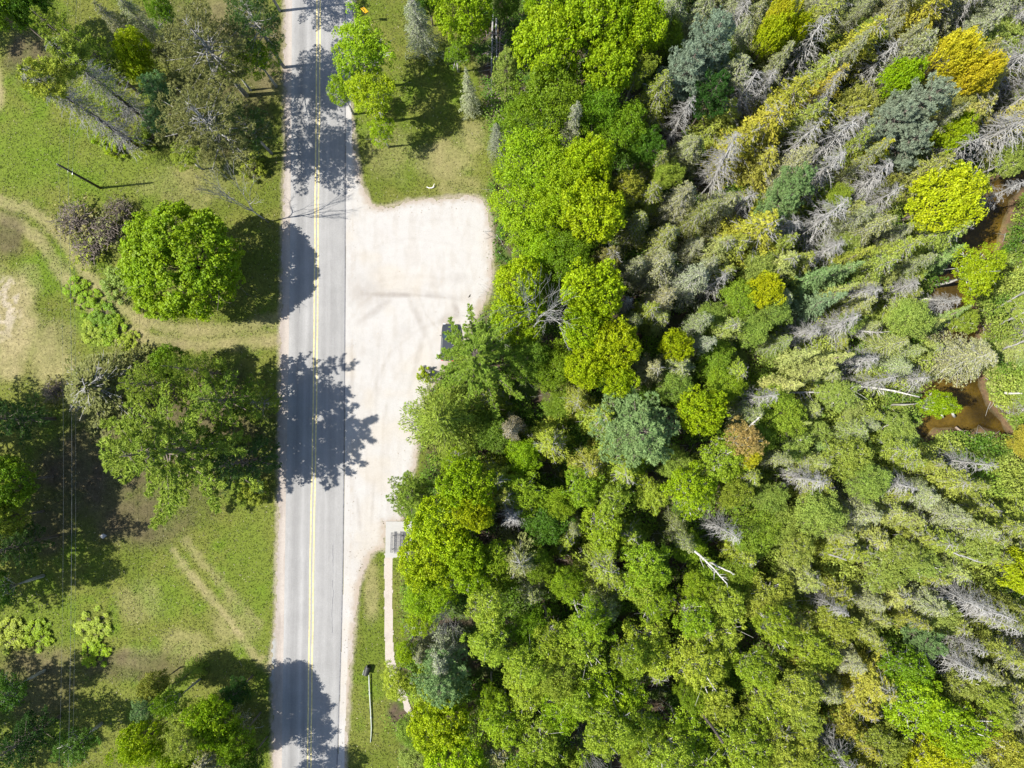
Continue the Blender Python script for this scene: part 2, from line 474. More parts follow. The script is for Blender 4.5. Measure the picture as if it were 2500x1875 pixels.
# ------------------------------------------------------------------ ground sheet
def axis(a, b, st, far):
    inner = np.arange(a, b + st * .5, st)
    out = [b + (far - b) * (k / 8.0) ** 2.2 for k in range(1, 9)]
    out0 = [a - (far + a) * (k / 8.0) ** 2.2 for k in range(8, 0, -1)]
    return np.array(out0 + list(inner) + out)
M_GROUND = tinted_material("ground_soil_and_turf", 3.0, .28, bump=.5, fine2=16.0, amt2=.42)
def grid_mesh(name, xs, ys, mat, zfun, cfun, keep=None, z0=0.0):
    X, Y = np.meshgrid(xs, ys)
    x = X.ravel(); y = Y.ravel()
    z = np.full(x.shape, z0) if zfun is None else zfun(x, y)
    nx, ny = len(xs), len(ys)
    i = np.arange(nx * ny).reshape(ny, nx)
    f = np.stack([i[:-1, :-1].ravel(), i[:-1, 1:].ravel(), i[1:, 1:].ravel(), i[1:, :-1].ravel()], 1)
    if keep is not None:
        k = keep(x, y)
        f = f[(k[f].sum(1) >= 3)]
    c = cfun(x, y)
    used = np.unique(f)
    re = np.full(nx * ny, -1); re[used] = np.arange(len(used))
    f = re[f]; v = np.stack([x, y, z], 1)[used]; c = c[used]
    me = bpy.data.meshes.new(name)
    me.vertices.add(len(v)); me.vertices.foreach_set("co", v.astype(np.float32).ravel())
    me.loops.add(f.size); me.loops.foreach_set("vertex_index", f.astype(np.int32).ravel())
    me.polygons.add(len(f)); me.polygons.foreach_set("loop_start", np.arange(0, f.size, 4, dtype=np.int32))
    me.polygons.foreach_set("use_smooth", np.ones(len(f), bool))
    at = me.attributes.new("col", 'FLOAT_COLOR', 'POINT')
    c4 = np.ones((len(c), 4), np.float32); c4[:, :3] = c
    at.data.foreach_set("color", c4.ravel())
    me.materials.append(mat)
    me.update(calc_edges=True)
    return link(name, me)
tag(grid_mesh("ground", axis(-72, 76, .22, 2500), axis(-54, 58, .22, 2500), M_GROUND, gz, gcol), "grassy verges, dirt and forest floor", kind="structure")

# ------------------------------------------------------------------ gravel lot and shoulder
M_GRAVEL = tinted_material("pale_crushed_gravel", 1.1, .045, bump=.25, fine2=12.0, amt2=.14)
DARKSPOTS = [(850, 637, 60, 6, .5, -.03), (960, 640, 60, 9, .18, -.1), (985, 670, 9, 22, .45, .2), (985, 600, 25, 14, .2, 0), (965, 690, 22, 14, .35, .3), (945, 615, 25, 10, .12, 0), (805, 675, 45, 9, .35, .6), (780, 600, 60, 40, .12, 0),
             (905, 690, 8, 60, .25, .45), (900, 780, 7, 70, .2, -.25), (760, 800, 5, 90, .18, .04), (815, 820, 5, 100, .16, -.05), (790, 640, 50, 30, .2, 0), (800, 760, 60, 40, .08, 0),
             (775, 1110, 5, 50, .25, .1), (805, 1090, 5, 60, .22, -.06), (790, 1180, 25, 30, .1, 0), (870, 720, 30, 20, .15, .4), (930, 640, 60, 5, .25, -.12), (840, 1130, 8, 60, .14, 0)]
ARCS = []
for pts_, w_, a_ in (([(752, 700), (775, 660), (810, 635), (870, 625), (940, 632)], .35, .22), ([(752, 660), (785, 625), (830, 603), (900, 595), (965, 604)], .35, .16),
        ([(800, 900), (812, 820), (845, 760), (900, 715), (960, 690)], .3, .2), ([(830, 905), (845, 830), (880, 780), (925, 740)], .3, .14), ([(752, 560), (790, 545), (840, 520), (900, 515), (980, 530)], .3, .12),
        ([(790, 1180), (793, 1050), (790, 950), (800, 860), (830, 790)], .3, .2), ([(822, 1160), (826, 1050), (824, 950), (836, 880), (870, 820)], .3, .16), ([(760, 1200), (764, 1080), (762, 960)], .25, .12),
        ([(985, 560), (1010, 600), (1015, 650), (990, 700)], .3, .16), ([(905, 640), (920, 680), (950, 715), (985, 725)], .2, .28), ([(850, 470), (900, 480), (990, 470), (1040, 500)], .3, .10), ([(760, 430), (770, 500), (800, 570), (860, 640)], .35, .12)):
    ARCS.append((DP(pts_), w_, a_))
def gravelcol(x, y):
    n1 = fbm(x, y, 5, 61); n2 = fbm(x * 2.2, y * .6, 1.4, 62); n3 = fbm(x, y, .5, 63)
    c = np.ones(x.shape + (3,)) * rgb(0.336, 0.326, 0.313)
    c = mix(c, rgb(0.294, 0.272, 0.246), sstep(.42, .75, n2) * .4)
    c = mix(c, rgb(0.335, 0.298, 0.243), sstep(.5, .75, n1) * .4)
    for s in DARKSPOTS:
        c = mix(c, rgb(0.162, 0.140, 0.121), blob(x, y, s[0], s[1], s[2], s[3], .8, s[5]) * s[4] * (.5 + n3))
    for pts_, w_, a_ in ARCS:
        dd = dpoly(x, y, pts_)
        c = mix(c, rgb(.21, .185, .155), (1 - sstep(w_ * .3, w_, dd + (n3 - .5) * .25)) * a_ * .62 * (.35 + 1.1 * n2))
    d = dpoly(x, y, LOT, True); ri = np.abs(x - roadR(y))
    edge = np.where(ri < .8, 9, d)
    c = mix(c, rgb(0.221, 0.165, 0.110), (1 - sstep(.0, 1.1, edge + (n3 - .5) * .9)) * .55)
    return c
def lotkeep(x, y):
    d = dpoly(x, y, LOT, True); ins = pip(x, y, LOT)
    s = np.where(ins, d, -d)
    rough = (fbm(x, y, 1.6, 71) - .5) * .9 + (fbm(x, y, .35, 72) - .5) * .55
    nr = x > roadR(y) + .9
    return (x > roadR(y) - .25) & ((s + np.where(nr, rough, 0)) > 0)
lx = [p[0] for p in LOT]; ly = [p[1] for p in LOT]
tag(grid_mesh("gravel_lot", np.arange(min(lx) - 1, max(lx) + 1.5, .125), np.arange(min(ly) - 6, max(ly) + 3, .125), M_GRAVEL, None, gravelcol, lotkeep, .008), "pale gravel turnout beside the road", kind="structure")
M_SHOULDER = tinted_material("sandy_shoulder", 1.5, .08, bump=.3, fine2=14.0, amt2=.22)
def shkeep(x, y):
    rough = (fbm(x, y, 1.2, 75) - .5) * .7 + (fbm(x, y, .3, 76) - .5) * .5
    return (x < roadL(y) + .3) & (x > shL(y) + rough)
def shcol(x, y):
    c = np.ones(x.shape + (3,)) * rgb(0.316, 0.283, 0.254)
    u = (x - shL(y)) / (roadL(y) - shL(y))
    c = mix(c, rgb(0.206, 0.176, 0.154), (1 - sstep(.1, .8, u)) * .5 + .35 * sstep(.5, .7, fbm(x * 3, y * .4, 1.5, 79)))
    w = blob(x, y, 582, 1420, 14, 70, .6)
    c = mix(c, rgb(0.250, 0.254, 0.243), w)
    return c
tag(grid_mesh("road_shoulder", np.arange(roadL(0.0) - 4.2, roadL(0.0) + 1.6, .125), np.arange(-56, 60, .125), M_SHOULDER, None, shcol, shkeep, .010), "sandy gravel strip along the road edge", kind="structure")

# ------------------------------------------------------------------ road
def ribbon(name, fa, fb, y0, y1, z, mat, nu=1, step=.5, kind="structure", parent=None, cfun=None):
    ys = np.arange(y0, y1 + step * .5, step); us = np.linspace(0, 1, nu + 1)
    A = fa(ys); B = fb(ys)
    X = A[:, None] * (1 - us)[None] + B[:, None] * us[None]
    Y = np.repeat(ys[:, None], nu + 1, 1)
    v = np.stack([X, Y, np.full(X.shape, z)], -1).reshape(-1, 3)
    i = np.arange(len(v)).reshape(len(ys), nu + 1)
    f = np.stack([i[:-1, :-1].ravel(), i[:-1, 1:].ravel(), i[1:, 1:].ravel(), i[1:, :-1].ravel()], 1)
    me = bpy.data.meshes.new(name)
    me.from_pydata(v.tolist(), [], f.tolist())
    uu = np.tile(us, len(ys)).astype(np.float32)
    me.attributes.new("u", 'FLOAT', 'POINT').data.foreach_set("value", uu)
    me.materials.append(mat)
    o = link(name, me, parent)
    if kind: o["kind"] = kind
    return o
def road_material():
    m, n, l = newmat("worn_asphalt")
    out = N_(n, "ShaderNodeOutputMaterial"); pb = N_(n, "ShaderNodeBsdfPrincipled")
    pb.inputs["Roughness"].default_value = .9; pb.inputs["Specular IOR Level"].default_value = .2
    at = N_(n, "ShaderNodeAttribute", attribute_name="u")
    rp = N_(n, "ShaderNodeValToRGB"); e = rp.color_ramp.elements
    e[0].position = 0; e[0].color = (.262, .258, .250, 1); e[1].position = 1; e[1].color = (.212, .212, .212, 1)
    for p, v in ((.04, .33), (.10, .305), (.16, .27), (.22, .285), (.30, .325), (.38, .285), (.46, .31), (.52, .32), (.60, .295), (.68, .315), (.76, .29), (.86, .305), (.95, .30)):
        v = .222 + (v - .30) * 1.05; k = e.new(p); k.color = (v * 1.01, v, v * .985, 1)
    l.new(at.outputs["Fac"], rp.inputs[0])
    tc = N_(n, "ShaderNodeTexCoord"); last = rp.outputs[0]
    for st, sc, am, det in (((1.6, .05, 1), 1.2, .085, 4), ((1, 1, 1), .35, .07, 3), ((1, 1, 1), 12, .11, 4), ((2.2, .6, 1), 1.4, .035, 5)):
        mp = N_(n, "ShaderNodeMapping"); mp.inputs["Scale"].default_value = st
        nz = N_(n, "ShaderNodeTexNoise"); nz.inputs["Scale"].default_value = sc; nz.inputs["Detail"].default_value = det
        l.new(tc.outputs["Object"], mp.inputs[0]); l.new(mp.outputs[0], nz.inputs["Vector"])
        mr = N_(n, "ShaderNodeMapRange"); mr.inputs[1].default_value = .3; mr.inputs[2].default_value = .7
        mr.inputs[3].default_value = 1 - am; mr.inputs[4].default_value = 1 + am
        l.new(nz.outputs["Fac"], mr.inputs[0])
        hs = N_(n, "ShaderNodeHueSaturation"); l.new(mr.outputs[0], hs.inputs["Value"]); l.new(last, hs.inputs["Color"]); last = hs.outputs[0]
    l.new(last, pb.inputs["Base Color"])
    bp = N_(n, "ShaderNodeBump"); bp.inputs["Strength"].default_value = .15; bp.inputs["Distance"].default_value = .02
    l.new(nz.outputs["Fac"], bp.inputs["Height"]); l.new(bp.outputs[0], pb.inputs["Normal"])
    l.new(pb.outputs[0], out.inputs[0])
    return m
M_ROAD = road_material()
ribbon("road", roadL, roadR, -400, 400, .022, M_ROAD, 24)
M_TAR = noise_material("tar", (.09, .09, .095), (.17, .17, .18), 3.0)
M_PAINT = noise_material("faded_yellow_paint", (.36, .30, .14), (.62, .53, .27), 6.0, stretch=(1, .5, 1), c3=(.52, .44, .20))
off = .20
def wv(s): return lambda y: roadC(y) + s + .012 * np.sin(y * .7)
tag(ribbon("road_marking", wv(-off - .075), wv(-off + .075), -400, 400, .027, M_PAINT), "left stripe of the double yellow centre line")
tag(ribbon("road_marking", wv(off - .075), wv(off + .075), -400, 400, .027, M_PAINT), "right stripe of the double yellow centre line")
rng0 = np.random.default_rng(5)
# dark pavement lip on the right edge, and the lengthwise crack in the right lane
ribbon("road_edge", lambda y: roadR(y) - .07 - .02 * vnoise(y, y * 0, 1.5, 4), lambda y: roadR(y) + .02 + .03 * vnoise(y, y * 0, .8, 5), -60, 60, .0265, M_TAR, step=.2)
cy0, cy1 = W(811, 1545)[1], W(811, 1330)[1]
def cx(y):
    return roadC(y) + 2.55 + (vnoise(y, y * 0, 1.1, 8) - .5) * .22 + (vnoise(y, y * 0, .4, 9) - .5) * .1
ribbon("road_crack", lambda y: cx(y) - .05 * vnoise(y, y * 0, .9, 3) * (vnoise(y, y * 0, 1.7, 12) > .4), lambda y: cx(y) + .005 + .045 * vnoise(y, y * 0, .7, 6) * (vnoise(y, y * 0, 1.7, 12) > .4), cy0, cy1, .0265, M_TAR, step=.1)

# ------------------------------------------------------------------ water
def water_material():
    m, n, l = newmat("amber_water")
    out = N_(n, "ShaderNodeOutputMaterial")
    t = N_(n, "ShaderNodeBsdfTransparent"); t.inputs[0].default_value = (.88, .77, .50, 1)
    g = N_(n, "ShaderNodeBsdfGlossy"); g.inputs["Roughness"].default_value = .12
    fr = N_(n, "ShaderNodeFresnel"); fr.inputs[0].default_value = 1.33
    nz = N_(n, "ShaderNodeTexNoise"); nz.inputs["Scale"].default_value = 2.5; nz.inputs["Detail"].default_value = 3
    bp = N_(n, "ShaderNodeBump"); bp.inputs["Strength"].default_value = .3; bp.inputs["Distance"].default_value = .05
    tc = N_(n, "ShaderNodeTexCoord"); l.new(tc.outputs["Object"], nz.inputs["Vector"])
    l.new(nz.outputs["Fac"], bp.inputs["Height"]); l.new(bp.outputs[0], g.inputs["Normal"]); l.new(bp.outputs[0], fr.inputs["Normal"])
    mx = N_(n, "ShaderNodeMixShader"); l.new(fr.outputs[0], mx.inputs[0]); l.new(t.outputs[0], mx.inputs[1]); l.new(g.outputs[0], mx.inputs[2])
    l.new(mx.outputs[0], out.inputs[0])
    return m
def wkeep(x, y):
    return pip(x, y, RIVER) | (dpoly(x, y, RIVER, True) < .8)
rx = [p[0] for p in RIVER]; ry = [p[1] for p in RIVER]
tag(grid_mesh("river_water", np.arange(min(rx) - 1, max(rx) + 1.2, .5), np.arange(min(ry) - 1, max(ry) + 1.2, .5), water_material(), None, lambda x, y: np.ones(x.shape + (3,)) * .3, wkeep, -.36), "clear amber brown creek water", kind="structure")

# ------------------------------------------------------------------ path and pad
def patch(name, poly, z, mat, cfun, step=.1, rough=.25, kind="structure", sd=81):
    px = [p[0] for p in poly]; py = [p[1] for p in poly]
    def keep(x, y):
        d = dpoly(x, y, poly, True); ins = pip(x, y, poly)
        return np.where(ins, d, -d) + (fbm(x, y, .5, sd) - .5) * rough > 0
    o = grid_mesh(name, np.arange(min(px) - .3, max(px) + .3, step), np.arange(min(py) - .3, max(py) + .3, step), mat, None, cfun, keep, z)
    if kind: o["kind"] = kind
    return o
pathpoly = SP([(938, 1350), (959, 1350), (959, 1420), (960, 1500), (961, 1560), (964, 1610), (974, 1650), (986, 1680), (1002, 1720), (1015, 1760), (995, 1765), (978, 1725), (963, 1690), (948, 1650), (941, 1610), (938, 1560), (937.5, 1480)])
tag(patch("path", pathpoly, .014, M_SHOULDER, lambda x, y: mix(np.ones(x.shape + (3,)) * rgb(0.316, 0.283, 0.257), rgb(.35, .31, .27), fbm(x, y, 1.2, 83))), "narrow crushed stone footpath")
M_CONC = tinted_material("broom_finished_concrete", 2.0, .04, bump=.1, fine2=25, amt2=.06)
def slab(name, pts, h, mat, label, cat=None, kind=None):
    P = [W(*p) for p in pts]
    v = [(a, b, 0.0) for a, b in P] + [(a, b, h) for a, b in P]
    n = len(P)
    f = [list(range(n))[::-1], list(range(n, 2 * n))] + [[i, (i + 1) % n, n + (i + 1) % n, n + i] for i in range(n)]
    me = bpy.data.meshes.new(name); me.from_pydata(v, [], f)
    c = me.attributes.new("col", 'FLOAT_COLOR', 'POINT'); c.data.foreach_set("color", [.305, .30, .285, 1] * len(v))
    me.materials.append(mat)
    o = link(name, me); tag(o, label, cat, kind=kind)
    return o
slab("concrete_pad", [(942, 1273), (1006, 1273), (1006, 1361), (941, 1361)], .075, M_CONC, "pale rectangular concrete slab under the picnic table", kind="structure")
slab("concrete_slab", [(245, 1309), (253.5, 1302), (262, 1307), (253, 1315)], .18, M_CONC, "small pale square slab lying alone in the shade", "slab")
# ------------------------------------------------------------------ tree prototypes (metres; placed copies are scaled)
def _m(a, b):
    a.merge(b); return a
def fib(n, rng, up=-.25):
    i = np.arange(n) + rng.random()
    z = up + (1 - up) * (i / n); z = np.clip(z, -1, 1)
    a = i * 2.399963 + rng.random() * 6
    r = np.sqrt(1 - z * z)
    return np.stack([r * np.cos(a), r * np.sin(a), z], 1)
def broadleaf(seed, R=5.0, h=12.0, nl=46, nc=15, nf=17, lobe=.30, clump=.085, leaf=.30, squash=.72, loose=0.0, base=.42, keepf=1.0, wob=.22, rmin=.74):
    """rounded crown of lobes of clumps of leaves -> (crown, trunk) MBs"""
    rng = np.random.default_rng(seed)
    zc = h - R * squash
    mb = MB(); tk = MB()
    dirs = unit(fib(nl, rng) + rng.normal(size=(nl, 3)) * .16)
    rr = R * (1 - lobe) * (rmin + (1.10 - rmin) * rng.random(nl)) * (1 + wob * np.sin(dirs[:, 0] * 3 + seed) * np.cos(dirs[:, 1] * 2.6 + seed * 2))
    C = dirs * rr[:, None]; C[:, 2] *= squash
    inner = rng.normal(size=(nl // 4, 3)) * R * .28; inner[:, 2] = np.abs(inner[:, 2]) * .5 + R * .25
    C = np.concatenate([C, inner])
    if loose: C = C[rng.random(len(C)) > loose * .45]
    LR = R * lobe * (.75 + .5 * rng.random(len(C)))
    for k in range(len(C)):
        m = nc
        d = unit(rng.normal(size=(m, 3)) + unit(C[k:k + 1]) * .9 + [0, 0, .35])
        cc = C[k] + d * LR[k] * (.65 + .4 * rng.random((m, 1)))
        if loose: cc = cc[rng.random(m) > loose * .5]
        if not len(cc): continue
        cr = R * clump * (.7 + .6 * rng.random(len(cc)))
        q = np.repeat(cc, nf, 0); qr = np.repeat(cr, nf)
        dd = unit(rng.normal(size=q.shape) + [0, 0, .35] + unit(q) * .35)
        P = q + dd * (qr * (.55 + .65 * rng.random(len(q))))[:, None]
        nr = dd * .7 + rng.normal(size=P.shape) * .55 + np.array([0, 0, .45])
        P[:, 2] += zc
        tone = np.repeat(rng.random(len(cc)), nf) * .45 + rng.random(len(P)) * .55
        k2 = P[:, 2] > h * .12
        cards(mb, P[k2], nr[k2], leaf * (.65 + .6 * rng.random(k2.sum())), .72, rng, var=tone[k2])
    # trunk and limbs
    fork = h * base
    tk.tube([[0, 0, -.4], [.03, .02, fork * .5], [0, .05, fork], [.1, 0, zc + R * .25]], [h * .027, h * .021, h * .018, h * .007], 7)
    for k in range(0, len(C), 2):
        e = C[k] + [0, 0, zc]; z0 = fork * (.8 + .5 * rng.random())
        s = np.array([0, 0, z0]); m1 = s * .55 + e * .45 + [0, 0, -.06 * R] + rng.normal(size=3) * .12
        q_ = 1.5 if loose else 1.0
        tk.tube([s, m1, e + unit(C[k]) * R * (.16 if loose else 0)], [h * .0095 * q_, h * .006 * q_, h * .0025 * q_], 4)
        for j in range(4 if loose else 2):
            t = rng.random() * .6 + .4
            a = m1 * (1 - t) + e * t
            b = a + rng.normal(size=3) * R * .16 + unit(C[k]) * R * .14
            tk.tube([a, (a + b) / 2 + rng.normal(size=3) * .05, b], [h * .003, h * .0022, h * .0012], 3)
    return mb, tk
def pine(seed, h=18.0, R=5.0, levels=11, per=6, dens=1.0, z0=.30, tuft=.42, up=.25, width=.17, bare=.28, nn=9, topclump=True, power=.6, feather=False, swept=.62):
    """layered branches ending in plumes of needle tufts"""
    rng = np.random.default_rng(seed)
    mb = MB(); tk = MB()
    tk.tube([[0, 0, -.4], [.05, 0, h * .4], [0, .06, h * .75], [0, 0, h]], [h * .02, h * .015, h * .009, .03], 7)
    for L in range(levels):
        t = (L + .5) / levels
        z = h * (z0 + (1 - z0) * t * .97)
        rl = R * (1 - t ** (1 / power) * .86) * (.86 if L == 0 else 1)
        n = per + (1 if L < levels * .5 else 0)
        a0 = rng.random() * 6.28
        for b in range(n):
            a = a0 + b * 6.2832 / n + rng.normal() * .22
            l = rl * (.55 + .6 * rng.random())
            zz = z + rng.normal() * h * .015
            rise = l * (up * (.5 + t) + rng.normal() * .08)
            dr = np.array([math.cos(a), math.sin(a), 0.0]); sd_ = np.array([-math.sin(a), math.cos(a), 0.0])
            bend = rng.normal() * .12
            def at(s):
                s = np.asarray(s)[:, None]
                return np.array([0, 0, zz]) + dr * l * s + np.array([0, 0, 1.0]) * (rise * s ** 1.5) + sd_ * l * bend * s * s
            tk.tube(at(np.linspace(0, .95, 4)), [h * .0055 * (1.2 - t), h * .004 * (1.2 - t), h * .0028 * (1.2 - t), .012], 4)
            nt = max(4, int((l / .33) * 3.6 * dens))
            s = bare + (1.02 - bare) * rng.random(nt) ** .8
            wd = l * width * np.sin(np.clip((s - bare * .5) / (1.04 - bare * .5), 0, 1) * 2.9) + .12
            off = (rng.random(nt) * 2 - 1) * wd
            c = at(s) + sd_ * off[:, None] + np.array([0, 0, 1.0]) * ((rng.random(nt) - .35) * .28)[:, None]
            if feather:
                nbl = max(4, int(l / .30)); jj = rng.integers(0, nbl, nt)
                sj = bare + (1.0 - bare) * (jj + .5) / nbl
                wl = (l * width * 1.6 * np.clip(1.12 - sj, 0.12, .8) * (.7 + .5 * np.sin(jj * 2.3 + b)) + .15)
                uu = rng.random(nt) ** .7; sg_ = np.where(rng.random(nt) < .5, -1.0, 1.0); off = sg_ * uu * wl; wd = wl
                c = at(sj) + sd_ * (off * .80)[:, None] + dr * (uu * wl * .75)[:, None] + np.array([0, 0, 1.0]) * ((rng.random(nt) - .4) * .16 + uu * wl * .12)[:, None]
                s = np.clip(sj + uu * .25, 0, 1)
            out = unit(dr * 1.0 + sd_ * np.sign(off)[:, None] * (np.abs(off) / wd)[:, None] * (.45 if feather else 1.1) + [0, 0, .22])
            q = np.repeat(c, nn, 0); o = np.repeat(out, nn, 0)
            T = unit(o * .8 + rng.normal(size=q.shape) * swept + [0, 0, .18])
            P = q + T * tuft * .42
            nr = rng.normal(size=q.shape) + [0, 0, .7]
            tone = np.repeat(rng.random(nt) * .6 + .4 * s, nn) * .6 + rng.random(len(q)) * .4
            cards(mb, P, nr, tuft * (.7 + .5 * rng.random(len(q))), .21, rng, T=T, var=tone)
            # a few side twigs
            for j in range(2):
                ss = bare + (1 - bare) * rng.random()
                p0 = at([ss])[0]; p1 = p0 + (dr * .6 + sd_ * rng.choice([-1, 1])) * l * .14
                tk.tube([p0, (p0 + p1) / 2, p1], [.02, .015, .01], 3)
    return mb, tk
def conifer(seed, h=14.0, R=2.3, nb=150, ns=64, droop=.28, z0=.10, card=.34, asp=.42, power=.85, bump=.0, flat=False):
    """cone of fine sprays (spruce, fir, cedar)"""
    rng = np.random.default_rng(seed)
    mb = MB(); tk = MB()
    tk.tube([[0, 0, -.4], [0, .04, h * .5], [0, 0, h]], [h * .017, h * .011, .02], 6)
    t = np.sort(rng.random(nb) ** 1.25)
    az = np.arange(nb) * 2.39996 + rng.normal(size=nb) * .3
    for k in range(nb):
        z = h * (z0 + (1 - z0) * t[k])
        l = R * ((1 - t[k]) ** power) * (.55 + .65 * rng.random()) + .12
        if bump: l *= 1 + bump * math.sin(az[k] * 3 + z * 1.7 + seed)
        dr = np.array([math.cos(az[k]), math.sin(az[k]), 0]); sd_ = np.array([-math.sin(az[k]), math.cos(az[k]), 0])
        n = max(6, int(ns * (l / R) ** 1.2))
        s = rng.random(n) ** .6
        w = l * .20 * np.sin(np.clip(s * 2.8, 0, 3.1)) + .05
        off = (rng.random(n) * 2 - 1) * w
        P = np.array([0, 0, z]) + dr * (l * s)[:, None] + sd_ * off[:, None] + np.array([0, 0, 1.0]) * (-droop * l * s ** 1.6 + rng.normal(size=n) * .07)[:, None]
        T = unit(dr + sd_ * (off / (w + .01))[:, None] * .9 + rng.normal(size=P.shape) * .3 + [0, 0, -.1])
        nr = rng.normal(size=P.shape) * (.5 if flat else .8) + [0, 0, .8] + dr * .35
        tone = rng.random() * .35 + rng.random(n) * .65
        cards(mb, P, nr, card * (.6 + .7 * rng.random(n)), asp, rng, T=T, var=tone)
        if k % 3 == 0:
            e = np.array([0, 0, z - droop * l * .7]) + dr * l * .8
            tk.tube([[0, 0, z], e], [.03, .012], 3)
    # the leader
    n = 50
    zz = h * (.93 + .075 * rng.random(n)); a = rng.random(n) * 6.28
    P = np.stack([np.cos(a) * .10, np.sin(a) * .10, zz], 1)
    cards(mb, P, rng.normal(size=P.shape), .22, .3, rng, T=np.stack([np.cos(a), np.sin(a), np.ones(n)], 1))
    return mb, tk
def deadconifer(seed, h=13.0, R=2.4, nb=150, nt=9, r=.034, droop=.75, z0=.08, green=0.0, gcard=.24, power=.55, rise=.25):
    """bare grey branches arching off a trunk; green > 0 keeps that share of the needles"""
    rng = np.random.default_rng(seed)
    tk = MB(); br = MB(); gb = MB()
    lean = rng.normal(size=2) * .3
    def ax(z): return np.array([lean[0] * (z / h) ** 2, lean[1] * (z / h) ** 2, z])
    tk.tube([ax(0) - [0, 0, .4], ax(h * .35), ax(h * .7), ax(h)], [h * .0145, h * .011, h * .007, .02], 7)
    t = np.sort(rng.random(nb)); az = np.arange(nb) * 2.39996 + rng.normal(size=nb) * .4
    z = h * (z0 + (1 - z0) * t)
    l = R * ((1 - t) ** power) * (.45 + .75 * rng.random(nb)) + .15
    dr = np.stack([np.cos(az), np.sin(az), np.zeros(nb)], 1); sd_ = np.stack([-np.sin(az), np.cos(az), np.zeros(nb)], 1)
    A = np.array([ax(q) for q in z])
    bend = rng.normal(size=nb) * .12
    dp = droop * (.5 + .8 * rng.random(nb))
    def at(s): return A + dr * (l * s)[:, None] + sd_ * (l * bend * s * s)[:, None] + np.array([0, 0, 1.0]) * (l * (rise * s - dp * s * s))[:, None]
    one = np.ones(nb)
    tubes(br, at(0 * one), at(.3 * one), at(.6 * one), r * one, r * .75 * one)
    tubes(br, at(.6 * one), at(.8 * one), at(1.0 * one), r * .75 * one, r * .4 * one)
    for j in range(nt):
        s = .2 + .75 * rng.random(nb); p0 = at(s)
        dd = unit(dr * .75 + sd_ * rng.choice([-1, 1], nb)[:, None] * (.4 + .7 * rng.random((nb, 1))) + rng.normal(size=(nb, 3)) * .25 + [0, 0, -.25])
        tl = l * (.18 + .26 * rng.random(nb)) * (1.15 - s)[:] + .08
        p2 = p0 + dd * tl[:, None]; p1 = (p0 + p2) / 2 + np.array([0, 0, 1.0]) * (tl * .12)[:, None]
        tubes(br, p0, p1, p2, r * .5 * one, r * .3 * one)
    if green > 0:
        n = int(nb * green)
        for k in rng.choice(nb, n, replace=False):
            m = int(105 * l[k] / R) + 10
            s = .25 + .75 * rng.random(m)
            P = A[k] + dr[k] * (l[k] * s)[:, None] + sd_[k] * ((rng.random(m) - .5) * l[k] * .42)[:, None] + np.array([0, 0, 1.0]) * (l[k] * (rise * s - dp[k] * s * s) + rng.normal(size=m) * .08)[:, None]
            T = unit(dr[k] + rng.normal(size=P.shape) * .7)
            cards(gb, P, rng.normal(size=P.shape) + [0, 0, .8], gcard * (.6 + .6 * rng.random(m)), .4, rng, T=T)
    return gb, tk, br
def baretree(seed, h=10.0, spread=.55, depth=6, r0=.16, light=True):
    rng = np.random.default_rng(seed)
    tk = MB(); br = MB()
    def grow(p, d, l, r, lev):
        q = p + d * l * .5 + rng.normal(size=3) * l * .05; e = p + d * l
        (tk if lev == 0 else br).tube([p, q, e], [r, r * .85, r * .68], 6 if lev < 2 else 3)
        if lev >= depth: return
        n = 2 + (rng.random() < (.55 if lev < 3 else .35))
        if lev == 0: n = 4
        for i in range(n):
            v = unit(d + unit(rng.normal(size=3)) * spread * (1.2 if lev < 2 else .85) + np.array([0, 0, .12]))
            grow(e, v, l * (.62 + .3 * rng.random()), r * .62, lev + 1)
    grow(np.array([0, 0, -.3]), np.array([0.03, 0.02, 1.0]), h * .34, r0, 0)
    return tk, br
def shrub(seed, R=1.4, h=1.8, n=3800, leaf=.135, twigs=40):
    rng = np.random.default_rng(seed)
    mb = MB(); tk = MB()
    k = 60
    a = rng.random(k) * 6.28; rr = R * rng.random(k) ** .6 * 1.05
    C = np.stack([np.cos(a) * rr, np.sin(a) * rr, h * (.35 + .5 * rng.random(k)) * (1 - .55 * (rr / R) ** 2)], 1)
    idx = rng.integers(0, k, n)
    d = unit(rng.normal(size=(n, 3)) + [0, 0, .4])
    P = C[idx] + d * (R * .15 * (.5 + .7 * rng.random(n)))[:, None]
    P[:, 2] = np.maximum(P[:, 2], .05)
    cards(mb, P, d + rng.normal(size=P.shape) * .5 + [0, 0, .5], leaf * (.6 + .6 * rng.random(n)), .7, rng, var=rng.random(k)[idx] * .4 + rng.random(n) * .6)
    for j in range(twigs):
        e = C[j % k]; tk.tube([[0, 0, -.15], e * .5 + rng.normal(size=3) * .06, e], [.025, .018, .008], 3)
    return mb, tk

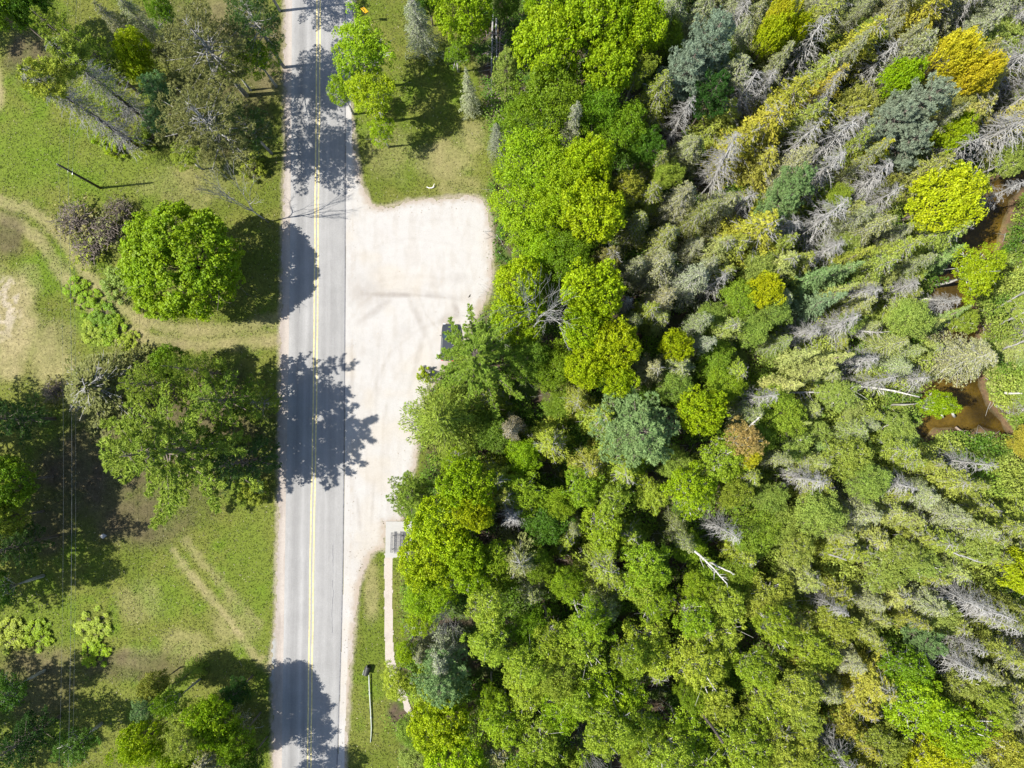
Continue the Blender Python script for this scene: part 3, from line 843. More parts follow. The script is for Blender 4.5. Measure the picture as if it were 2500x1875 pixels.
PROTO = {}
def proto(key, crown, trunk, branches=None, R=5, h=12, leafmat=None, barkmat=None, brmat=None, cn="crown"):
    d = {"R": R, "h": h, "parts": []}
    if crown is not None and crown.n: d["parts"].append((cn, crown.mesh(key + "_" + cn, leafmat or M_LEAF), True))
    d["parts"].append(("trunk", trunk.mesh(key + "_trunk", barkmat or M_BARK, True), False))
    if branches is not None and branches.n: d["parts"].append(("branches", branches.mesh(key + "_branches", brmat or M_DEAD), False))
    PROTO.setdefault(key, []).append(d)
for s in range(3):
    c, t = broadleaf(100 + s, R=5, h=12); proto("maple", c, t, R=5, h=12)
c, t = broadleaf(131, R=6.6, h=13, nl=125, nc=18, nf=19, lobe=.185, clump=.052, leaf=.27, squash=.80, base=.25, wob=.02, rmin=.96); proto("bigmaple", c, t, R=6.6, h=13)
for s in range(4):
    c, t = broadleaf(200 + s, R=4.2, h=14, nl=46, nc=17, nf=17, lobe=.30, clump=.080, leaf=.215, squash=1.0, loose=.40, base=.5, wob=.34, rmin=.52)
    proto("loose", c, t, R=4.2, h=14, barkmat=M_PALEBARK)
for s in range(3):
    c, t = broadleaf(230 + s, R=4.6, h=12, nl=44, nc=20, nf=19, lobe=.32, clump=.095, leaf=.205, squash=.80, loose=.26, base=.4, wob=.30, rmin=.58); proto("fine", c, t, R=4.6, h=12)
for s in range(2):
    c, t = pine(300 + s, h=19, R=5.4, levels=10, per=6, dens=1.35, z0=.26, tuft=.36, up=.18, nn=9, width=.20, feather=True, bare=.22, swept=.36); proto("pine", c, t, R=5.4, h=19, leafmat=M_NEEDLE)
for s in range(2):
    c, t = pine(360 + s, h=21, R=8.5, levels=8, per=7, dens=1.75, z0=.22, tuft=.44, up=.20, nn=9, width=.095, feather=True, bare=.16, power=.8, swept=.32); proto("hugepine", c, t, R=8.5, h=21, leafmat=M_NEEDLE)
for s in range(3):
    c, t = pine(320 + s, h=16, R=3.9, levels=10, per=6, dens=1.5, z0=.42, tuft=.36, up=.35, width=.24, bare=.3, nn=9, power=.42); proto("softpine", c, t, R=3.9, h=16, leafmat=M_NEEDLE)
for s in range(2):
    c, t = pine(340 + s, h=17, R=5.0, levels=9, per=6, dens=1.35, z0=.45, tuft=.34, up=.30, width=.20, bare=.42, nn=7, power=.42); proto("redpine", c, t, R=5.0, h=17, leafmat=M_NEEDLE, barkmat=M_DEAD)
for s in range(3):
    c, t = conifer(400 + s, h=13, R=2.2, nb=180, ns=92, droop=.12, z0=.12, card=.215, asp=.45, power=.62, bump=.22); _g, _t, _b = deadconifer(460 + s, h=13, R=2.25, nb=60, nt=5, r=.022, droop=.35, power=.5, z0=.12); proto("cedar", c, t, _b, R=2.2, h=13, leafmat=M_NEEDLE)
for s in range(2):
    c, t = conifer(420 + s, h=14, R=2.1, nb=170, ns=52, droop=.35, z0=.08, card=.30, asp=.32, power=1.0, flat=True); proto("spruce", c, t, R=2.1, h=14, leafmat=M_NEEDLE)
c, t = conifer(441, h=15, R=5.2, nb=230, ns=130, droop=.18, z0=.10, card=.42, asp=.26, power=.55, bump=.1); proto("bigspruce", c, t, R=5.2, h=15, leafmat=M_NEEDLE)
for s in range(4):
    g, t, b = deadconifer(500 + s, nb=96 + 16 * s, nt=8, r=.027, R=2.8, droop=.85, rise=.35); proto("dead", None, t, b, R=2.4, h=13, barkmat=M_DEAD)
for s in range(3):
    g, t, b = deadconifer(520 + s, nb=150, nt=5, green=1.0, droop=.6, r=.028, gcard=.20); proto("halfdead", g, t, b, R=2.4, h=13, leafmat=M_NEEDLE, barkmat=M_DEAD, cn="needles")
for s in range(2):
    tk, br = baretree(600 + s, h=11, r0=.17, depth=6); proto("bare", None, tk, br, R=3.6, h=11, barkmat=M_DEAD)
g, t, b = deadconifer(541, h=20, R=2.6, green=.25, gcard=.2, nb=260, nt=10, droop=.6, z0=.10, power=.30, r=.03); gg, tt = pine(542, h=20, R=2.9, levels=5, per=5, dens=1.3, z0=.80, tuft=.42, width=.3, nn=8, power=.8)
proto("longpine", _m(gg, g), t, b, R=2.8, h=20, leafmat=M_NEEDLE, barkmat=M_DARKBARK, brmat=M_DEAD)
for s in range(3):
    c, t = shrub(700 + s); proto("shrub", c, t, R=1.4, h=1.8)
for s in range(2):
    c, t = shrub(720 + s, n=520, leaf=.16, twigs=34)
    rr = np.random.default_rng(9 + s); br = MB(); n = 420
    a = rr.random(n) * 6.28; q = rr.random(n)
    p0 = np.stack([np.cos(a) * q * .9, np.sin(a) * q * .9, .5 + .7 * rr.random(n)], 1); dd = unit(rr.normal(size=(n, 3)) + [0, 0, .3]); 
    tubes(br, p0, p0 + dd * .25 + rr.normal(size=(n, 3)) * .05, p0 + dd * .5, np.full(n, .02), np.full(n, .010))
    proto("twigshrub", c, t, br, R=1.4, h=1.8, brmat=M_BARK)

# ------------------------------------------------------------------ placing trees
COL = {
 "bright": (.24, .36, .006), "leafgreen": (.18, .315, .005), "brighter": (.30, .40, .006), "yellow": (.36, .42, .008), "gold": (.50, .47, .022), "orange": (.36, .27, .085),
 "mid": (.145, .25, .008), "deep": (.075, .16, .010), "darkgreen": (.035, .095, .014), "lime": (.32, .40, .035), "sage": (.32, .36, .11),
 "olive": (.255, .285, .04), "oliveg": (.25, .315, .03), "goldolive": (.34, .33, .035), "drab": (.245, .25, .08), "brownolive": (.17, .175, .045),
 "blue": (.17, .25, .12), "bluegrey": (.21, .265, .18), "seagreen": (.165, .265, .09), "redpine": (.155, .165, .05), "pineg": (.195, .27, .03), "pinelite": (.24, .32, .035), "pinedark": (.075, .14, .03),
 "greygreen": (.27, .29, .13), "palegreen": (.25, .34, .06), "silver": (.31, .34, .20), "tan": (.30, .26, .15),
}
rngT = np.random.default_rng(77)
TREES = []
def field(x, y):
    """the tone the wood has around a place: neighbouring crowns resemble each other"""
    px_, py_ = proj(x, y, 5)
    pts = [(1300, 150, (.20, .31, .01)), (1250, 600, (.22, .33, .01)), (1450, 500, (.24, .27, .10)), (1700, 150, (.30, .32, .09)), (2100, 200, (.28, .30, .14)), (1700, 450, (.30, .31, .07)), (1550, 800, (.20, .31, .03)), (1900, 650, (.30, .37, .08)), (2150, 700, (.30, .38, .09)), (1800, 950, (.28, .36, .07)), (2100, 1150, (.29, .35, .07)), (1200, 1100, (.19, .27, .025)), (1450, 1150, (.24, .35, .03)), (1300, 1450, (.22, .36, .01)), (1800, 1250, (.29, .31, .045)), (1800, 1500, (.28, .29, .05)), (2130, 1420, (.29, .30, .09)), (1000, 1400, (.22, .33, .02))]
    w = 0; c = np.zeros(3)
    for a_, b_, k_ in pts:
        q = 1 / ((a_ - px_) ** 2 + (b_ - py_) ** 2 + 4000) ** 1.5
        w += q; c += q * np.array(k_)
    return c / w
NAME = {"maple": "maple_tree", "bigmaple": "maple_tree", "loose": "poplar_tree", "fine": "leafy_tree", "pine": "pine_tree", "hugepine": "pine_tree", "softpine": "pine_tree", "redpine": "pine_tree", "cedar": "cedar_tree",
        "spruce": "spruce_tree", "bigspruce": "spruce_tree", "dead": "dead_tree", "halfdead": "dying_tree", "bare": "bare_tree", "longpine": "pine_tree", "shrub": "shrub", "twigshrub": "shrub"}
CAT = {"shrub": "shrub", "twigshrub": "shrub", "dead": "dead tree", "halfdead": "tree", "bare": "bare tree"}
ZC = {"maple": .62, "bigmaple": .55, "loose": .66, "fine": .62, "pine": .62, "hugepine": .60, "softpine": .72, "redpine": .72, "cedar": .5, "spruce": .5, "bigspruce": .42, "dead": .5, "halfdead": .5, "bare": .6, "longpine": .6, "shrub": .4, "twigshrub": .4}
def plant(kind, wx, wy, R, h, ckey, label=None, phrase=None, lm=None, group=None, sy=1.0, tilt=0.0, ta=0.0, variant=None, landmark=None):
    P = PROTO[kind]
    d = P[rngT.integers(0, len(P)) if variant is None else variant % len(P)]
    sx = R / d["R"]; sz = h / d["h"]
    z = float(gz(np.array([wx]), np.array([wy]))[0])
    root = empty(NAME[kind], (wx, wy, min(z, 0.0) if abs(z) < .02 else z), rngT.random() * 6.283 if sy < 1.3 else 0.0, (sx, sx * sy, sz))
    if tilt:
        root.rotation_euler = (0, tilt, ta)
    c = np.array(COL[ckey]) * (0.92 + .16 * rngT.random()) * np.array([1 + .05 * rngT.normal(), 1, 1])
    if label is None:
        c = c * .58 + field(wx, wy) * .42
    c = np.clip(c, .003, .9)
    for nm, me, isleaf in d["parts"]:
        o = link(nm, me, root)
        if isleaf: o.color = (*c, 1)
    zc = ZC[kind] * h
    ix, iy = proj(wx, wy, zc)
    T = dict(o=root, kind=kind, x=wx, y=wy, R=R, h=h, ck=ckey, ix=ix, iy=iy, label=label, landmark=landmark, phrase=phrase)
    root["category"] = CAT.get(kind, "tree")
    if label: root["label"] = label
    if group: root["group"] = group
    TREES.append(T)
    return T
def tree(kind, x, y, r, h, ckey, label=None, landmark=None, **k):
    """x, y: crown centre and r: crown radius as they look in the photo (2212 wide)"""
    zc = ZC[kind] * h
    wx, wy = D(x, y, zc)
    R = r * 1.1302 * (H - zc) / FPX
    return plant(kind, wx, wy, R, h, ckey, label, landmark=landmark, **k)
def based(kind, x, y, R, h, ckey, label=None, landmark=None, **k):
    wx, wy = D(x, y, 0)
    return plant(kind, wx, wy, R, h, ckey, label, landmark=landmark, **k)
# ------------------------------------------------------------------ the trees one can tell apart
# left of the road
tree("bigmaple", 400, 570, 121, 12, "leafgreen", "big round bright green maple standing alone left of the road", "the big round maple", variant=0)
tree("shrub", 262, 608, 44, 2.6, "palegreen", "pale green bush against the left side of the big round maple")
tree("shrub", 318, 655, 30, 2.0, "bright", "small yellow-green bush under the lower left edge of the round maple")
tree("hugepine", 365, 975, 212, 22.5, "pineg", "huge spreading white pine whose shadow crosses the road", "the huge white pine", variant=0)
tree("pine", 478, 865, 88, 15, "pineg", "smaller pine crown against the upper right of the huge white pine", variant=1)
tree("pine", 515, 1000, 78, 13, "pinedark", "dark pine beside the road at the right edge of the huge pine", variant=0)
tree("cedar", 215, 838, 92, 9, "brownolive", "wide dark cedar with olive edges up-left of the huge white pine", variant=1)
tree("maple", 375, 790, 42, 8, "mid", "small green maple caught between the pines above the huge white pine")
tree("pine", 325, 832, 66, 16, "pinelite", "light green pine tip above the upper left of the huge pine")
tree("pine", 420, 800, 42, 19, "pinelite", "narrow pale pine plume pointing up towards the round maple", sy=1.35)
tree("redpine", 560, 870, 46, 9, "pineg", "ragged small pine between the huge pine and the road")
tree("shrub", 545, 1065, 32, 2.5, "oliveg", "loose olive bush at the lower right of the huge white pine")
tree("maple", 28, 1040, 58, 11, "mid", "green maple at the left edge beside the huge white pine")
tree("maple", 15, 1120, 48, 10, "oliveg", "olive-green broad tree on the left edge above the dark pines")
tree("pine", 8, 905, 62, 14, "pinedark", "dark pine at the left edge level with the huge white pine")
tree("pine", 15, 1185, 52, 14, "pinedark", "bluish dark pine at the left edge over the deep shade")
tree("loose", 0, 1275, 50, 11, "deep", "dark leafy tree at the left edge below the bluish pine")
tree("shrub", 20, 1372, 38, .9, "lime", "yellow-green weed clump at the left edge above the shaded corner")
tree("shrub", 80, 1372, 34, .8, "bright", "second yellow-green weed clump from the left edge")
tree("shrub", 200, 1352, 36, .8, "lime", "bright leafy weed clump under the power lines")
tree("shrub", 205, 1410, 32, .8, "bright", "small leafy weed clump just below another under the power lines")
tree("maple", 18, 22, 58, 12, "mid", "leafy green tree filling the top left corner")
tree("maple", 82, 28, 44, 11, "deep", "dark green tree beside the one in the top left corner")
based("longpine", 306, 322, 2.7, 20.5, "oliveg", "tall thin pine with long bare dark trunk leaning to the upper left", "the long bare pine", variant=0)
based("longpine", 335, 275, 2.6, 19.5, "pineg", "second tall thin pine with bare lower trunk, above the long bare one")
tree("pine", 152, 92, 66, 17, "pinelite", "olive pine crown in the upper left clearing edge")
tree("pine", 205, 118, 52, 15, "pineg", "dark olive pine crown right of the upper left pine tip")
tree("halfdead", 262, 62, 30, 11, "greygreen", "grey thin-leaved conifer near the top left pines")
tree("halfdead", 300, 42, 34, 10, "greygreen", "grey twiggy conifer left of the first roadside red pine")
tree("maple", 300, 118, 38, 9, "brighter", "bright yellow-green young maple between the upper left pines")
tree("maple", 308, 155, 34, 8, "bright", "lower bright young maple between the upper left pines")
tree("loose", 355, 32, 34, 10, "mid", "loose green tree at the top edge left of the red pines")
tree("softpine", 335, 190, 36, 9, "seagreen", "small dark bluish conifer left of the two red pines")
tree("softpine", 338, 255, 34, 7, "seagreen", "low bluish green conifer left of the lower red pine")
tree("shrub", 225, 290, 30, 2.2, "bright", "bright shrub beside the trunk of the long bare pine")
tree("shrub", 250, 315, 26, 1.9, "brighter", "small bright shrub at the lower end of the long bare pine")
tree("shrub", 245, 232, 28, 2.4, "bright", "bright shrub right of the long bare pine's dark trunk")
tree("shrub", 318, 292, 30, 2.4, "oliveg", "olive shrub at the foot of the long bare pine")
tree("redpine", 440, 95, 98, 17, "redpine", "upper olive-brown red pine with bare grey branches left of the road", "the upper red pine", variant=0)
tree("redpine", 445, 262, 112, 17, "redpine", "lower olive-brown red pine with bare grey branches left of the road", "the lower red pine", variant=1)
tree("redpine", 545, 40, 66, 15, "pinedark", "dark pine at the top edge close to the road", variant=0)
tree("loose", 560, 135, 46, 9, "bright", "sparse yellow-green tree between the upper red pine and road")
tree("loose", 505, 150, 38, 8, "oliveg", "thin olive tree on the lower right of the upper red pine")
tree("redpine", 530, 270, 55, 12, "pinedark", "small dark pine between the lower red pine and the road", variant=1)
tree("shrub", 545, 360, 30, 2.4, "oliveg", "low olive bush below the lower red pine near the road")
tree("loose", 405, 340, 36, 6, "oliveg", "thin young olive tree below the lower red pine")
tree("twigshrub", 160, 478, 56, 3.2, "drab", "dark leafless thicket left of the big round maple", "the leafless thicket")
tree("twigshrub", 228, 500, 50, 3.2, "drab", "grey twiggy thicket touching the left of the round maple")
tree("twigshrub", 190, 535, 50, 2.6, "oliveg", "lower twiggy thicket on the curve of the grass track")
tree("twigshrub", 255, 455, 40, 2.6, "brownolive", "small grey thicket at the upper left of the round maple")
based("bare", 580, 480, 2.1, 12.0, "tan", "leafless grey tree leaning by the road above the round maple", "the leafless roadside tree", variant=0, tilt=.14, ta=2.6)
for i, (x, y, r, ck, lb) in enumerate([(195, 655, 26, "bright", "uppermost bramble clump beside the curved grass track"), (222, 690, 30, "mid", "second bramble clump beside the curved grass track"),
        (245, 715, 28, "bright", "third bramble clump beside the curved grass track"), (205, 715, 26, "lime", "outer bramble clump on the sandy side of the curved track"), (275, 735, 22, "lime", "last small bramble clump at the tail of the curved track"),
        (165, 625, 24, "bright", "small bramble clump at the bend of the curved track")]):
    tree("shrub", x, y, r * 1.15, .9, ck, lb, group="bramble clumps along the grass track")
tree("twigshrub", 120, 845, 36, 2.6, "brownolive", "brown thicket at the end of the sandy strip, up-left of the huge pine")
# tall pines just outside the left edge; their shadows lie across the grass
for i, (x, y, h_) in enumerate([(-42, 900, 20), (-75, 960, 22), (-30, 1010, 21), (-85, 1060, 23), (-38, 1110, 21), (-90, 1165, 23), (-35, 1210, 20), (-80, 1265, 20), (-60, 1490, 19), (-90, 1560, 21), (-45, 1620, 19), (-100, 20, 16), (-60, 70, 14)]):
    based("pine", x, y, 4.6, h_, "pinedark", ["tall dark pine", "broad dark pine", "dark evergreen"][i % 3] + " just past the left edge, " + ["left of the huge pine's upper part", "level with the middle of the huge pine", "level with the huge pine's lower part", "below the level of the huge pine", "over the pale slab's deep shade", "left of the deep shade", "by the upper weed clump", "below the weed clumps", "above the bottom left corner", "beside the bottom left corner", "at the very bottom corner", "at the very top corner", "below the top corner"][i], group="tall pines along the left edge")
tree("redpine", 545, -80, 62, 13, "pinedark", "dark pine just above the top edge whose shadow lies on the road")
tree("maple", 500, 1770, 60, 14, "mid", "leafy crown just below the bottom edge beside the road")
tree("loose", 1612, 985, 26, 12, "gold", "small golden leafed top under the orange tree")
# cluster in the lower left
tree("softpine", 420, 1585, 60, 13, "pineg", "grey-green pine in the middle of the lower left clump", "the lower left clump's pine")
tree("maple", 470, 1545, 48, 11, "bright", "bright leafy crown on the upper right of the lower left clump")
tree("maple", 325, 1590, 44, 11, "brighter", "bright leafy crown on the left of the lower left clump")
tree("spruce", 390, 1470, 24, 9, "pineg", "small pointed conifer at the top of the lower left clump")
tree("maple", 345, 1475, 32, 8, "olive", "olive leafy crown at the upper left of the lower left clump")
tree("softpine", 320, 1520, 34, 10, "seagreen", "dark bluish conifer on the left of the lower left clump")
tree("halfdead", 465, 1625, 60, 12, "greygreen", "grey twiggy conifer at the bottom of the lower left clump")
tree("maple", 520, 1590, 38, 10, "mid", "deep green leafy crown on the right of the lower left clump")
tree("softpine", 505, 1500, 30, 8, "darkgreen", "dark young conifer at the right top of the lower left clump")
tree("maple", 400, 1655, 46, 11, "bright", "bright leafy crown cut by the bottom edge, lower left clump")
tree("loose", 375, 1515, 36, 10, "mid", "green leafy crown in the upper part of the lower left clump")
tree("maple", 540, 1640, 34, 9, "deep", "dark green leafy crown at the lower right of the lower left clump")
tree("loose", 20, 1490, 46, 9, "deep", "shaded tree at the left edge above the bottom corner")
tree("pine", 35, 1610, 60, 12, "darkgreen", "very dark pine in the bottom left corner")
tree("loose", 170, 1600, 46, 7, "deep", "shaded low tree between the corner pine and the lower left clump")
# right of the road, top
tree("loose", 775, 120, 78, 12, "bright", "large loose yellow-green maple leaning over the road", "the roadside maple", variant=0)
tree("loose", 805, 205, 62, 11, "bright", "lower half of the loose maple pair leaning over the road", variant=1)
tree("loose", 825, 285, 34, 7, "bright", "small yellow-green maple just below the loose roadside maples", variant=2)
tree("loose", 742, 205, 36, 8, "bright", "small leafy crown reaching over the road's yellow line side", variant=1)
tree("maple", 925, 5, 36, 8, "deep", "dark green tree on the top edge by the yellow sign")
tree("halfdead", 905, 55, 42, 13, "silver", "tall silver-grey fir at the top between two green trees", "the silver fir")
tree("maple", 1000, 35, 66, 12, "bright", "round yellow-green tree at the top, left of the deadfall", "the tree left of the deadfall")
tree("loose", 985, 120, 34, 6, "mid", "small green tree below the one left of the deadfall")
tree("spruce", 1012, 195, 27, 11, "silver", "slender silver spruce standing in the grass clearing", "the clearing spruce", sy=1.0)
tree("palegreen" and "softpine", 1092, 150, 32, 11, "palegreen", "pale green young pine right of the deadfall", "the pale young pine", sy=1.6)
tree("halfdead", 1073, 300, 24, 9, "silver", "small silver spruce at the edge of the grass clearing")
